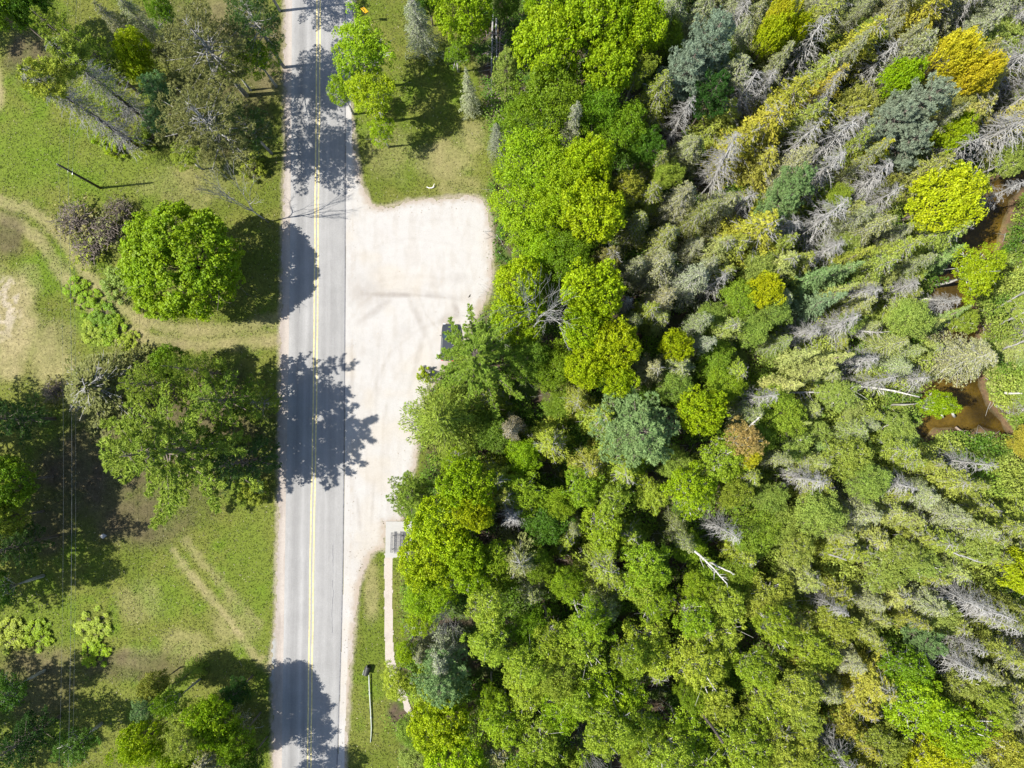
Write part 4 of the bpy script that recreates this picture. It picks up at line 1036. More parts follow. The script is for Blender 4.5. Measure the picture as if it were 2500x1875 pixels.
# maples of the forest edge
FE = [("maple", 1188, 112, 78, 15, "brighter", "brightest yellow-green maple at the top of the forest edge", "the brightest upper maple"),
 ("maple", 1190, 20, 60, 13, "bright", "green maple cut by the top edge above the brightest one", None),
 ("maple", 1290, 60, 74, 16, "bright", "broad yellow-green maple at the top, right of the brightest one", None),
 ("maple", 1370, 75, 60, 15, "bright", "green maple at the top before the blue-green pine", None),
 ("fine", 1195, 225, 82, 13, "mid", "mid green oak below the brightest upper maple", "the mid green oak"),
 ("maple", 1310, 165, 62, 14, "bright", "yellow-green maple right of the brightest upper maple", None),
 ("fine", 1290, 250, 58, 12, "mid", "dark green leafy crown in the middle of the upper wood", None),
 ("loose", 1372, 165, 44, 12, "oliveg", "olive leafy crown left of the upper blue-green pine", None),
 ("fine", 1130, 265, 52, 10, "mid", "green leafy crown at the clearing's right edge", None),
 ("fine", 1340, 290, 56, 11, "mid", "loose green oak right of the grey-topped spruce", None),
 ("fine", 1385, 330, 44, 10, "deep", "dark green oak crown lower right of the grey-topped spruce", None),
 ("halfdead", 1236, 285, 32, 15, "silver", "silver-grey spruce poking out of the green upper wood", "the grey-topped spruce"),
 ("fine", 1160, 365, 88, 12, "bright", "broad even green crown at the top corner of the gravel lot", "the broad crown by the lot"),
 ("fine", 1145, 465, 82, 11, "bright", "broad even green crown along the gravel lot's right side", None),
 ("maple", 1268, 362, 52, 14, "brighter", "yellow-green crown above the brightest lot-side maple", None),
 ("maple", 1280, 468, 66, 15, "brighter", "brightest clumpy maple right of the gravel lot", "the brightest lot-side maple"),
 ("fine", 1215, 420, 70, 13, "bright", "mid green crown between the two yellow-green lot-side maples", None),
 ("fine", 1225, 555, 62, 11, "mid", "darker green crown below the brightest lot-side maple", None),
 ("fine", 1165, 540, 60, 10, "bright", "even green crown at the lot's lower right corner", None),
 ("loose", 1355, 410, 40, 11, "goldolive", "thin golden olive crown right of the lot-side maples", None),
 ("cedar", 1312, 565, 42, 12, "brownolive", "brown-olive cedar below the brightest lot-side maple", None),
 ("cedar", 1232, 612, 34, 9, "oliveg", "round olive cedar above the leafless tree", None),
 ("maple", 1120, 615, 56, 12, "brighter", "yellow-green maple at the tip of the lot above the pine", "the maple above the lot pine"),
 ("maple", 1120, 690, 60, 10, "bright", "yellow-green crown behind the leafless tree", None),
 ("maple", 1275, 640, 66, 14, "brighter", "upper yellow-green maple right of the leafless tree", "the maples by the leafless tree"),
 ("maple", 1262, 705, 58, 13, "bright", "middle yellow-green maple right of the leafless tree", None),
 ("maple", 1325, 745, 56, 14, "brighter", "lower right yellow-green maple beyond the leafless tree", None),
 ("maple", 1262, 795, 44, 12, "brighter", "small yellow-green crown below the leafless tree's maples", None),
 ("maple", 1322, 815, 42, 12, "brighter", "small bright crown above the sea-green pine", None),
 ("bare", 1165, 690, 70, 15, "tan", "leafless grey tree spread above the yellow-green maples", "the leafless tree"),
 ("fine", 1190, 790, 56, 8, "mid", "shaded green crown right of the lot pine", None),
 ("hugepine", 1030, 772, 138, 17, "pineg", "great blue-green pine overhanging the gravel lot and the car", "the lot pine"),
 ("bigspruce", 962, 905, 98, 14, "pineg", "wide olive spruce with spiky edge below the lot pine", "the wide spruce"),
 ("shrub", 918, 808, 18, 2.0, "brighter", "small yellow-green bush at the gravel edge by the lot pine", None),
 ("halfdead", 1103, 926, 36, 12, "tan", "tan dry conifer right of the wide spruce", "the tan dry conifer"),
 ("cedar", 1185, 955, 52, 10, "oliveg", "olive cedar right of the tan dry conifer", None),
 ("cedar", 1245, 862, 38, 11, "olive", "small olive cedar left of the sea-green pine", None),
 ("fine", 1130, 985, 44, 7, "bright", "low green crown under the tan dry conifer", None),
 ("softpine", 888, 1068, 52, 12, "pineg", "blue-green pine at the gravel edge above the picnic table", "the pine above the table"),
 ("maple", 1015, 1050, 58, 13, "bright", "clumpy yellow-green maple lower right of the wide spruce", None),
 ("maple", 960, 1130, 64, 13, "brighter", "yellow-green maple right of the pine above the table", "the maple over the table"),
 ("maple", 1030, 1100, 40, 14, "yellow", "golden-leaved patch of maple left of the pale dead tree", None),
 ("maple", 925, 1200, 60, 11, "brighter", "yellow-green maple overhanging the picnic table slab", None),
 ("maple", 1000, 1195, 56, 12, "bright", "green maple right of the one over the table", None),
 ("loose", 985, 1005, 34, 10, "bright", "small bright crown below the wide spruce", None),
 ("cedar", 1075, 1030, 44, 11, "oliveg", "olive cedar above the pale dead tree", None),
 ("cedar", 1090, 1065, 40, 11, "olive", "second olive cedar close above the pale dead tree", None),
 ("dead", 1108, 1112, 44, 12, "tan", "pale grey dead tree in the gap of green crowns", "the pale dead tree"),
 ("cedar", 1122, 1200, 56, 13, "drab", "round dry olive cedar below the pale dead tree", "the round dry cedar"),
 ("fine", 1180, 1120, 60, 8, "deep", "dark green understorey crown right of the pale dead tree", None),
 ("fine", 930, 1275, 56, 10, "bright", "green crown beside the footpath below the table", None),
 ("loose", 1015, 1240, 44, 11, "bright", "green crown lower left of the round dry cedar", None),
 ("loose", 910, 1335, 38, 9, "bright", "bright crown by the middle of the footpath", None),
 ("loose", 1050, 1310, 52, 13, "lime", "upper lime-green crown of the tall pair below the dry cedar", "the lime-green pair"),
 ("loose", 1055, 1390, 48, 13, "lime", "lower lime-green crown of the tall pair below the dry cedar", None),
 ("bare", 968, 1310, 30, 9, "tan", "small leafless grey tree between footpath and lime-green pair", None),
 ("halfdead", 960, 1410, 46, 12, "silver", "grey-topped pine beside the end of the footpath", None),
 ("softpine", 955, 1470, 62, 13, "seagreen", "dark drooping bluish pine near the end of the footpath", "the drooping pine"),
 ("halfdead", 915, 1400, 30, 9, "greygreen", "small grey-green conifer by the footpath's lower end", None),
 ("loose", 855, 1470, 40, 8, "lime", "bright yellow-green crown hiding the footpath's end", "the crown hiding the path"),
 ("loose", 880, 1405, 28, 8, "bright", "small bright crown beside the lower footpath", None),
 ("maple", 955, 1545, 66, 12, "brighter", "yellow-green maple near the bottom, right of the grass tongue", "the bottom yellow maple"),
 ("maple", 985, 1630, 62, 12, "brighter", "yellow-green maple cut by the bottom edge near the grass", None),
 ("fine", 900, 1640, 40, 5, "palegreen", "pale low bush at the bottom edge by the grass", None),
 ("cedar", 1075, 1600, 60, 10, "drab", "dull olive cedar at the bottom, right of yellow maples", None),
 ("fine", 1145, 1350, 46, 9, "mid", "shaded green crown in the dark gap above the bottom woods", None),
 ("fine", 1200, 1440, 56, 13, "oliveg", "round olive-green crown right of the dark gap", None),
 ("softpine", 1378, 930, 92, 16, "seagreen", "large round sea-green pine in the middle of the woods", "the sea-green pine"),
 ("cedar", 1300, 900, 48, 12, "oliveg", "olive cedar touching the left of the sea-green pine", None),
 ("cedar", 1340, 1010, 56, 13, "oliveg", "olive cedar touching the underside of the sea-green pine", None),
 ("cedar", 1275, 1010, 46, 11, "olive", "olive cedar lower left of the sea-green pine", None),
 ("maple", 1455, 750, 34, 12, "brighter", "small round bright maple alone among grey conifers", "the small round maple"),
 ("cedar", 1400, 800, 38, 12, "greygreen", "pale round cedar lower left of the small round maple", None),
 ("halfdead", 1512, 748, 32, 13, "silver", "silver grey cedar right of the small round maple", None),
 ("maple", 1505, 890, 50, 13, "bright", "bright green maple right of the sea-green pine", None),
 ("loose", 1592, 950, 42, 14, "orange", "orange leaved tree with bare white limbs", "the orange tree"),
 ("loose", 1485, 1055, 58, 13, "bright", "green birch crown with white limbs, lower left of the orange tree", None),
 ("fine", 1570, 1060, 40, 10, "oliveg", "olive green crown below the orange tree", None),
 ("dead", 1560, 1140, 42, 14, "tan", "white-grey dead conifer below the orange tree", None),
 ("dead", 1735, 1032, 48, 13, "tan", "fan-shaped pale dead conifer right of the orange tree", "the fan-shaped dead conifer"),
 ("dead", 1908, 1040, 46, 12, "tan", "whitish dead conifer over brown soil below the pond", None),
 ("dead", 1632, 860, 38, 13, "tan", "pale dead conifer above the orange tree", None),
 ("softpine", 1485, 150, 56, 15, "bluegrey", "lower half of the upper blue-grey pine", None),
 ("softpine", 1535, 90, 58, 17, "bluegrey", "blue-grey pine near the top, left of the gold-topped tree", "the upper blue-grey pine"),
 ("softpine", 1540, 200, 44, 15, "darkgreen", "dark green pine below the upper blue-grey pine", None),
 ("maple", 1665, 60, 26, 14, "gold", "narrow golden orange tree near the top", "the narrow golden tree"),
 ("maple", 1655, 95, 36, 13, "yellow", "yellow lower crown of the narrow golden tree", None),
 ("maple", 1705, 85, 26, 12, "yellow", "small yellow crown right of the narrow golden tree", None),
 ("maple", 2030, 140, 43, 15, "gold", "golden yellow maple in the upper right woods", "the golden maple"),
 ("maple", 2075, 180, 40, 14, "gold", "lower right half of the golden yellow maple", None),
 ("maple", 1925, 185, 40, 12, "bright", "bright green maple left of the golden maple", None),
 ("softpine", 1990, 225, 60, 17, "bluegrey", "upper crown of the large blue-grey pine by the golden maple", "the large blue-grey pine"),
 ("softpine", 1925, 265, 56, 15, "bluegrey", "left crown of the large blue-grey pine", None),
 ("softpine", 1960, 310, 50, 14, "bluegrey", "lowest crown of the large blue-grey pine", None),
 ("maple", 2040, 300, 44, 10, "bright", "bright green crown right of the large blue-grey pine", None),
 ("softpine", 1718, 395, 44, 14, "seagreen", "upper right crown of the middle sea-green pine pair", None),
 ("softpine", 1685, 440, 42, 13, "seagreen", "lower left crown of the middle sea-green pine pair", "the sea-green pine pair"),
 ("maple", 2020, 440, 70, 13, "yellow", "vivid lemon yellow maple beside the creek", "the lemon yellow maple"),
 ("cedar", 1690, 230, 56, 14, "goldolive", "golden olive cedar right of the dark green pine", None),
 ("cedar", 1640, 290, 64, 14, "goldolive", "large golden olive cedar in the upper middle woods", "the large golden cedar"),
 ("cedar", 1590, 320, 52, 13, "goldolive", "golden olive cedar left of the large golden one", None),
 ("cedar", 1745, 280, 46, 13, "goldolive", "golden olive cedar right of the large golden one", None),
 ("cedar", 1775, 200, 40, 13, "goldolive", "golden olive cedar between golden trees and the blue-grey pine", None),
 ("cedar", 1845, 110, 56, 14, "goldolive", "long golden olive cedar left of the golden maple", None),
 ("cedar", 1980, 40, 60, 14, "goldolive", "golden olive cedar above the golden maple", None),
 ("cedar", 1625, 505, 66, 14, "goldolive", "round golden olive cedar below the sea-green pair", "the round golden cedar"),
 ("cedar", 1575, 540, 44, 12, "olive", "olive cedar left of the round golden cedar", None),
 ("cedar", 1870, 345, 40, 12, "gold", "small gold-tipped cedar below the large blue-grey pine", None),
 ("dead", 1770, 480, 62, 14, "tan", "white bare conifer with long arching branches in the middle", "the arching dead conifer"),
 ("dead", 1870, 400, 50, 13, "tan", "silvery dead conifer right of the sea-green pine pair", None),
 ("dead", 1735, 110, 60, 14, "tan", "long silvery dead conifer right of the narrow golden tree", None),
 ("dead", 1785, 320, 60, 14, "tan", "tangled silvery dead conifer left of the blue-grey pine", None),
 ("dead", 1600, 215, 50, 13, "tan", "silver dead conifer with long whiskers under golden cedar", None),
 ("dead", 1465, 262, 40, 12, "tan", "pale spiky dead conifer below the upper blue-grey pine", None),
 ("dead", 2140, 425, 34, 11, "tan", "small silver dead conifer leaning over the creek", None),
 ("dead", 2140, 290, 70, 14, "tan", "grey whiskered dead conifer at the right edge above the creek", None),
 ("dead", 2160, 150, 70, 14, "tan", "grey dead conifer at the upper right edge", None),
 ("cedar", 1400, 430, 36, 12, "olive", "oval olive cedar right of the dark gap by the maples", None),
 ("halfdead", 1465, 440, 46, 13, "greygreen", "grey bearded conifer right of the oval olive cedar", None),
 ("halfdead", 1420, 580, 54, 13, "greygreen", "round grey-green conifer in the middle-left of the swamp woods", None),
 ("halfdead", 1490, 610, 52, 13, "silver", "silvery conifer right of the round grey-green one", None),
 ("halfdead", 1430, 650, 40, 12, "greygreen", "smaller grey-green conifer above the small round maple", None),
 ("halfdead", 1370, 585, 36, 11, "greygreen", "grey conifer beside the dark gap above the lower maples", None),
 ("dead", 1350, 660, 26, 10, "tan", "small pale dead tree beside the yellow-green maples", None),
 ("spruce", 1830, 560, 34, 12, "olive", "pointed green spruce lower right of the arching dead conifer", None),
 ("spruce", 1760, 600, 38, 12, "seagreen", "blue-tipped spruce in the middle of the right half", "the blue-tipped spruce"),
 ("spruce", 1810, 590, 38, 12, "seagreen", "second blue-tipped spruce, right of the first", None),
 ("spruce", 1770, 655, 42, 13, "blue", "broad blue spruce below the two blue-tipped spruces", "the broad blue spruce"),
 ("spruce", 1720, 770, 32, 12, "sage", "small sage spruce below the broad blue spruce", None),
 ("spruce", 1790, 775, 36, 12, "sage", "pale pointed spruce, middle of three pointing right", None),
 ("spruce", 1755, 800, 38, 12, "sage", "pale pointed spruce, lowest of three pointing right", None),
 ("spruce", 1690, 835, 38, 12, "sage", "pale pointed spruce above the leaning white birch trunk", None),
 ("maple", 1640, 632, 36, 11, "yellow", "small yellow-green maple left of the broad blue spruce", None),
 ("loose", 2110, 590, 62, 11, "bright", "bright loose crown over the creek bend", "the crown at the creek bend"),
 ("fine", 1950, 690, 50, 10, "palegreen", "rounded green crown left of the small creek opening", "the crown left of the creek"),
 ("loose", 2075, 690, 34, 7, "oliveg", "olive-gold crown over the small creek opening", None),
 ("loose", 2008, 872, 36, 12, "bright", "green leafy crown left of the pond", "the crown left of the pond"),
 ("fine", 2205, 955, 40, 5, "goldolive", "mixed gold-green bush right of the pond", None),
 ("halfdead", 2080, 775, 66, 10, "greygreen", "wide pale sage conifer above the pond", "the wide sage conifer"),
 ("fine", 1860, 1040, 44, 11, "palegreen", "green crown left of the whitish dead conifer", None),
 ("fine", 1755, 1105, 56, 11, "palegreen", "clumpy pale green crown below the fan-shaped dead conifer", None),
 ("maple", 2195, 1230, 50, 11, "yellow", "lemon yellow crown at the right edge", "the lemon crown at the edge"),
 ("loose", 1970, 1520, 76, 13, "bright", "large loose bright green crown in the lower right woods", "the lower right green crown"),
 ("loose", 1945, 1440, 52, 12, "mid", "green crown on top of the large lower right one", None),
 ("loose", 2050, 1570, 66, 13, "bright", "bright green crown right of the large lower right one", None),
 ("loose", 2010, 1630, 60, 12, "yellow", "yellowish crown cut by the bottom edge at lower right", None),
 ("loose", 2150, 1620, 60, 12, "goldolive", "orange-gold crown near the bottom right corner", None),
 ("dead", 2040, 1420, 56, 13, "tan", "silvery bare conifer above the lower right green crowns", None),
 ("dead", 2110, 1300, 50, 13, "tan", "grey bare conifer below the lemon crown at the edge", None),
 ("softpine", 2000, 1385, 34, 12, "seagreen", "sea-green young pine above the silvery bare conifer", None),
]
for a in FE:
    kind, x, y, r, h, ck, lb, lm = a
    tree(kind, x, y, r, h, ck, lb, lm)

# ------------------------------------------------------------------ the rest of the wood, tree by tree
KIND_PH = {"hugepine": "pine", "bigmaple": "maple", "cedar": "cedar", "dead": "bare dead conifer", "halfdead": "thin-needled conifer", "spruce": "pointed spruce", "softpine": "pine", "loose": "loose leafy tree", "fine": "leafy tree", "maple": "maple", "shrub": "bush", "redpine": "pine", "pine": "pine", "bare": "leafless tree"}
COL_PH = {"redpine": "olive-brown", "leafgreen": "green", "bright": "bright green", "brighter": "yellow-green", "yellow": "yellow", "gold": "golden", "orange": "orange", "mid": "mid green", "deep": "deep green", "darkgreen": "dark green", "lime": "lime green", "sage": "sage green",
          "olive": "olive", "oliveg": "olive-green", "goldolive": "golden olive", "drab": "dull olive", "brownolive": "brown-olive", "seagreen": "sea-green", "bluegrey": "blue-grey", "blue": "bluish", "greygreen": "grey-green", "palegreen": "pale green", "silver": "silver-grey", "tan": "pale grey", "pineg": "green"}
REG = [
 # polygon (2212 wide), spacing, table (kind, weight, r metres, h metres, colours)
 (DP([(1045, 0), (1400, 0), (1400, 380), (1340, 480), (1310, 700), (1180, 900), (1100, 900), (1130, 560), (1110, 330), (1060, 240)]), 6.0, [("fine", 3, 2.6, 9, ("mid", "deep", "bright")), ("maple", 1, 2.6, 9, ("bright", "mid")), ("halfdead", 1, 1.7, 9, ("greygreen",))]),
 (DP([(1380, 0), (1560, 0), (1560, 400), (1380, 760), (1300, 700), (1320, 560), (1400, 300)]), 3.6, [("halfdead", 4, 2.2, 12, ("greygreen", "silver", "olive")), ("fine", 2, 2.4, 9, ("mid", "bright")), ("cedar", 2, 1.9, 12, ("olive", "brownolive")), ("dead", 1.5, 2.1, 12, ("tan",)), ("shrub", 1, 1.8, 3, ("bright",))]),
 (DP([(1500, -30), (2300, -30), (2300, 360), (1900, 420), (1500, 420)]), 2.8, [("dead", 3.0, 2.3, 13, ("tan",)), ("cedar", 3.5, 2.2, 13, ("goldolive", "olive", "oliveg")), ("halfdead", 4, 2.2, 13, ("greygreen", "silver")), ("loose", 1, 2.3, 10, ("bright", "goldolive"))]),
 (DP([(1400, 420), (1900, 400), (2010, 480), (1900, 620), (1400, 760)]), 3.2, [("halfdead", 3, 2.1, 12, ("greygreen", "silver")), ("cedar", 3, 2.1, 12, ("olive", "oliveg", "sage")), ("dead", 2, 2.2, 12, ("tan",)), ("fine", 2, 2.3, 8, ("bright", "palegreen")), ("spruce", 1, 1.9, 12, ("seagreen", "sage"))]),
 (DP([(1400, 640), (1640, 640), (1660, 1000), (1400, 880)]), 3.4, [("fine", 5, 2.5, 9, ("mid", "bright", "palegreen")), ("halfdead", 1.4, 2.0, 12, ("greygreen", "silver")), ("cedar", 1.5, 2.0, 11, ("oliveg",)), ("dead", 1, 2.0, 12, ("tan",))]),
 (DP([(1620, 520), (2060, 480), (2060, 640), (2260, 640), (2260, 780), (2050, 800), (1960, 960), (1640, 960)]), 2.6, [("cedar", 3, 1.6, 6.5, ("sage", "oliveg", "olive")), ("loose", 2.2, 2.2, 6, ("sage", "palegreen", "oliveg")), ("spruce", 1.6, 1.6, 9, ("sage", "seagreen")), ("halfdead", 2, 1.8, 7.5, ("sage", "silver")), ("dead", 2.0, 1.9, 10, ("tan",))]),
 (DP([(2110, 430), (2300, 400), (2300, 1000), (2150, 900), (2120, 700)]), 3.6, [("fine", 2, 2.2, 4, ("palegreen", "oliveg")), ("dead", 2, 1.8, 10, ("tan",)), ("shrub", 3, 1.8, 2.6, ("palegreen", "sage"))]),
 (DP([(1090, 960), (1640, 960), (1680, 1250), (1300, 1290), (1060, 1230)]), 3.4, [("cedar", 3, 2.3, 11, ("oliveg", "olive")), ("fine", 4, 2.5, 9, ("mid", "bright", "palegreen")), ("loose", 2, 2.5, 12, ("bright", "lime")), ("halfdead", .8, 1.9, 12, ("greygreen",))]),
 (DP([(1640, 940), (1990, 960), (2100, 1080), (2300, 1120), (2300, 1400), (1680, 1300)]), 2.8, [("cedar", 6, 2.0, 10.5, ("oliveg", "sage", "olive")), ("loose", 1.6, 2.4, 10, ("palegreen", "oliveg")), ("halfdead", 2.4, 2.1, 12, ("sage", "silver")), ("dead", 1, 2.0, 12, ("tan",))]),
 (DP([(1070, 1240), (1640, 1220), (1700, 1500), (1650, 1720), (1080, 1720), (1060, 1500)]), 3.5, [("loose", 7, 2.8, 13, ("bright", "bright", "oliveg", "lime")), ("fine", 2.5, 2.5, 10, ("mid", "oliveg")), ("cedar", .8, 2.2, 11, ("olive",)), ("bare", .5, 2, 12, ("tan",))]),
 (DP([(1640, 1240), (2300, 1300), (2300, 1720), (1640, 1720)]), 2.8, [("cedar", 7, 2.1, 11, ("olive", "oliveg", "goldolive")), ("halfdead", 2.5, 2.1, 12, ("greygreen", "silver")), ("dead", 1.2, 2.2, 12, ("tan",)), ("loose", 1.6, 2.6, 12, ("bright", "oliveg"))]),
 (DP([(870, 1280), (1070, 1240), (1060, 1720), (900, 1720), (870, 1560)]), 4.2, [("loose", 4, 2.4, 9, ("bright", "lime")), ("fine", 2, 2.3, 8, ("mid", "palegreen")), ("halfdead", 1, 1.9, 11, ("greygreen",))]),
 (DP([(1000, 820), (1200, 800), (1240, 1240), (1000, 1240)]), 4.6, [("fine", 4, 2.3, 6, ("deep", "mid")), ("cedar", 1, 2, 8, ("oliveg",))]),
]
CLEAR = [(2075, 870, 40), (2110, 890, 42), (2060, 915, 25), (2145, 915, 18), (2000, 905, 14), (2130, 470, 26), (2110, 505, 22), (2160, 430, 26), (2190, 405, 22), (2108, 715, 12), (2105, 745, 10), (2100, 840, 14), (2022, 900, 12)]
occ = [(t["x"], t["y"], t["R"], t["h"], ZC[t["kind"]] * t["h"]) for t in TREES]
rf = np.random.default_rng(2024)
counts = {}
for poly, sp, table in REG:
    xs = [p[0] for p in poly]; ys = [p[1] for p in poly]
    # jittered hexagonal start, shuffled
    cand = []
    yy = min(ys); row = 0
    while yy < max(ys):
        xx = min(xs) + (sp / 2 if row % 2 else 0)
        while xx < max(xs):
            cand.append((xx + rf.normal() * sp * .22, yy + rf.normal() * sp * .22)); xx += sp
        yy += sp * .87; row += 1
    cand = np.array(cand)
    cand = cand[pip(cand[:, 0], cand[:, 1], poly)]
    wts = np.array([t[1] for t in table], float); wts /= wts.sum()
    for cx_, cy_ in cand:
        if dpoly(np.array([cx_]), np.array([cy_]), RIVER, True)[0] < 1.2 or pip(np.array([cx_]), np.array([cy_]), RIVER)[0]:
            continue
        bx, by = proj(cx_, cy_, 1.5)
        if bx > 2230 or bx < -20 or by > 1690 or by < -30: continue
        kind, _, R, h, cks = table[rf.choice(len(table), p=wts)]
        R = R * (.72 + .55 * rf.random()); h = h * (.72 + .42 * rf.random())
        z = ZC[kind] * h
        ok = True
        for ox, oy, oR, oh, oz in occ:
            d = math.hypot(ox - cx_, oy - cy_)
            if d < (oR + R) * (.42 if oh > h * .8 else .36) or d < 1.3:
                ok = False; break
        if not ok: continue
        # seen from above, no filler may cover a named crown
        ix, iy = proj(cx_, cy_, z); 
        for t in TREES:
            if t["label"] and t["kind"] != "shrub" and math.hypot(t["ix"] - ix, t["iy"] - iy) < 17.6 * t["R"] * .62 * 1.2 and h > t["h"] * .62:
                ok = False; break
        if not ok: continue
        for fr in (.25, .6, .95):
            qx, qy = proj(cx_, cy_, h * fr)
            rr = 17.6 * R * (1.15 if fr < .8 else .3)
            if any(math.hypot(qx - a_, qy - b_) < c_ + rr * .8 for a_, b_, c_ in CLEAR): ok = False
        if not ok: continue
        ck = cks[rf.integers(0, len(cks))]
        plant(kind, cx_, cy_, R, h, ck, None, tilt=abs(rf.normal()) * .05, ta=rf.random() * 6.28, sy=.8 + .45 * rf.random())
        occ.append((cx_, cy_, R, h, z))

# give every one of them a label of its own, told from the named trees
DIRS = ["right of", "up-right of", "above", "up-left of", "left of", "down-left of", "below", "down-right of"]
ORD = ["nearest", "second", "third", "fourth", "fifth", "sixth", "seventh", "eighth", "ninth", "tenth", "eleventh", "twelfth"]
LM = [t for t in TREES if t["landmark"]]
for lmk, x, y in (("the pond", 2090, 880), ("the creek's right-edge bend", 2160, 440), ("the bottom right corner", 2212, 1659), ("the top right corner", 2212, 0)):
    LM.append(dict(ix=x, iy=y, landmark=lmk))
slots = {}
for t in TREES:
    if t["label"]: continue
    best = min(LM, key=lambda q: math.hypot(q["ix"] - t["ix"], q["iy"] - t["iy"]))
    a = math.atan2(-(t["iy"] - best["iy"]), t["ix"] - best["ix"])
    k = int(round(a / (math.pi / 4))) % 8
    ph = (COL_PH[t["ck"]] + " " + KIND_PH[t["kind"]])
    slots.setdefault((ph, DIRS[k], best["landmark"]), []).append((math.hypot(best["ix"] - t["ix"], best["iy"] - t["iy"]), t))
GRP = {"cedar": "cedars packed through the swamp woods", "dead": "bare dead conifers among the woods", "halfdead": "thin-needled conifers among the woods", "spruce": "pointed spruces of the swamp", "loose": "loose leafy trees of the woods",
       "fine": "leafy trees of the woods", "maple": "maples of the woods", "shrub": "bushes of the creek side", "bare": "leafless trees of the woods"}
for (ph, dr_, lm), L in slots.items():
    L.sort(key=lambda q: q[0])
    for i, (_, t) in enumerate(L):
        pre = "" if len(L) == 1 else ORD[i] + " "
        t["label"] = f"{pre}{ph} {dr_} {lm}"
        if len(t["label"].split()) < 4: t["label"] += " in the woods"
        t["o"]["label"] = t["label"]
        t["o"]["group"] = GRP.get(t["kind"], "trees of the woods")
print("TREES", len(TREES))
# ------------------------------------------------------------------ ground cover
rg = np.random.default_rng(11)
def scatter_cards(name, n, region, sizef, asp, colf, zf, mat, label, tilt=.6, cat=None, nclump=0):
    x = np.concatenate([region[0] + (region[2] - region[0]) * rg.random(n)]); y = region[1] + (region[3] - region[1]) * rg.random(n)
    k = zf(x, y)
    x, y = x[k], y[k]
    return x, y
x0, x1, y0, y1 = -66, 70, -50, 54
N = 520000
x = x0 + (x1 - x0) * rg.random(N); y = y0 + (y1 - y0) * rg.random(N)
def in_any(x, y, lst, m=0.0):
    r = np.zeros(x.shape, bool)
    for p in lst:
        r |= pip(x, y, p)
    return r
hard = ((x > shL(y) + .15 * rg.normal(size=N)) & (x < roadR(y) + .5)) | in_any(x, y, [LOT, pathpoly, RIVER])
f = zone_forest(x, y)
pad = SP([(940, 1271), (1008, 1271), (1008, 1363), (939, 1363)])
inl_ = pip(x, y, LOT); dl_ = dpoly(x, y, LOT, True)
weed = inl_ & (dl_ < .9) & (x > roadR(y) + 1.0) & (rg.random(N) < .35 * (1 - dl_ / .9)) & (fbm(x, y, 1.0, 99) > .5)
hard &= ~weed
hard |= in_any(x, y, [pad])
g = (~hard) & (f < .5)
gx, gy = x[g], y[g]
c = gcol(gx, gy)
dry = (c[:, 0] > c[:, 1] * 1.02)
keep = rg.random(len(gx)) < np.where(dry, .45, .95)
gx, gy, c = gx[keep], gy[keep], c[keep]
dry = dry[keep]
n = len(gx)
z = gz(gx, gy)
az = rg.random(n) * 6.283; ti = .8 + .7 * rg.random(n)
T = np.stack([np.cos(az) * np.sin(ti), np.sin(az) * np.sin(ti), np.cos(ti)], 1)
sz = np.where(dry, .17, .22) * (.6 + .8 * rg.random(n))
mb = MB()
P = np.stack([gx, gy, z + sz * .3 * np.cos(ti)], 1)
cc = c * (.95 + .2 * rg.random((n, 1)))
str_ = rg.random(n) < .06
cc[str_] = np.array([.36, .33, .20]) * (.7 + .5 * rg.random((str_.sum(), 1)))
lm_ = rg.random(n) < .04 * (~dry)
cc[lm_] = np.array([.24, .36, .03])
cards(mb, P, rg.normal(size=(n, 3)) * .6 + [0, 0, .8], sz, .32, rg, T=T, c=cc)
tag(mb.build("grass", M_GRASSB), "short grass and weeds of the verges and clearings", "grass", kind="stuff")
# undergrowth of the wood: ferns, seedlings, leaf litter
g = (~hard) & (f > .4)
ux, uy = x[g], y[g]
more = 4
ux = np.concatenate([ux + rg.normal(size=len(ux)) * .3 for _ in range(more)]); uy = np.concatenate([uy + rg.normal(size=len(uy)) * .3 for _ in range(more)])
inr = pip(ux, uy, RIVER) | pip(ux, uy, LOT) | pip(ux, uy, pathpoly) | pip(ux, uy, pad)
cl = fbm(ux, uy, 2.2, 91)
sw = sstep(D(1500, 800)[0], D(1750, 800)[0], ux)
k = (~inr) & (rg.random(len(ux)) < sstep(.36, .60, cl + sw * .16) * (.7 + .3 * sw))
ux, uy, cl, sw = ux[k], uy[k], cl[k], sw[k]
n = len(ux)
hh = rg.random(n) ** 1.3 * (.4 + (1.7 + 2.0 * sw) * sstep(.42, .66, cl))
P = np.stack([ux, uy, gz(ux, uy) + hh + .04], 1)
A = np.array([.075, .16, .014]); B = np.array([.15, .26, .02]); Cc = np.array([.30, .36, .06]); E = np.array([.12, .09, .05])
t1 = fbm(ux, uy, 6, 93); t2 = rg.random(n)
cc = mix(np.ones((n, 3)) * A, B, sstep(.35, .65, t1))
cc = mix(cc, Cc, sw * sstep(.3, .6, fbm(ux, uy, 4, 95)) * .9)
low = hh < .12
cc[low & (t2 < .35)] = E
mb = MB()
cards(mb, P, rg.normal(size=(n, 3)) * .5 + [0, 0, .9], .22 * (.6 + .8 * rg.random(n)), .65, rg, c=cc)
tag(mb.build("undergrowth", M_STUFF), "low leafy undergrowth covering the forest floor", "undergrowth", kind="stuff")
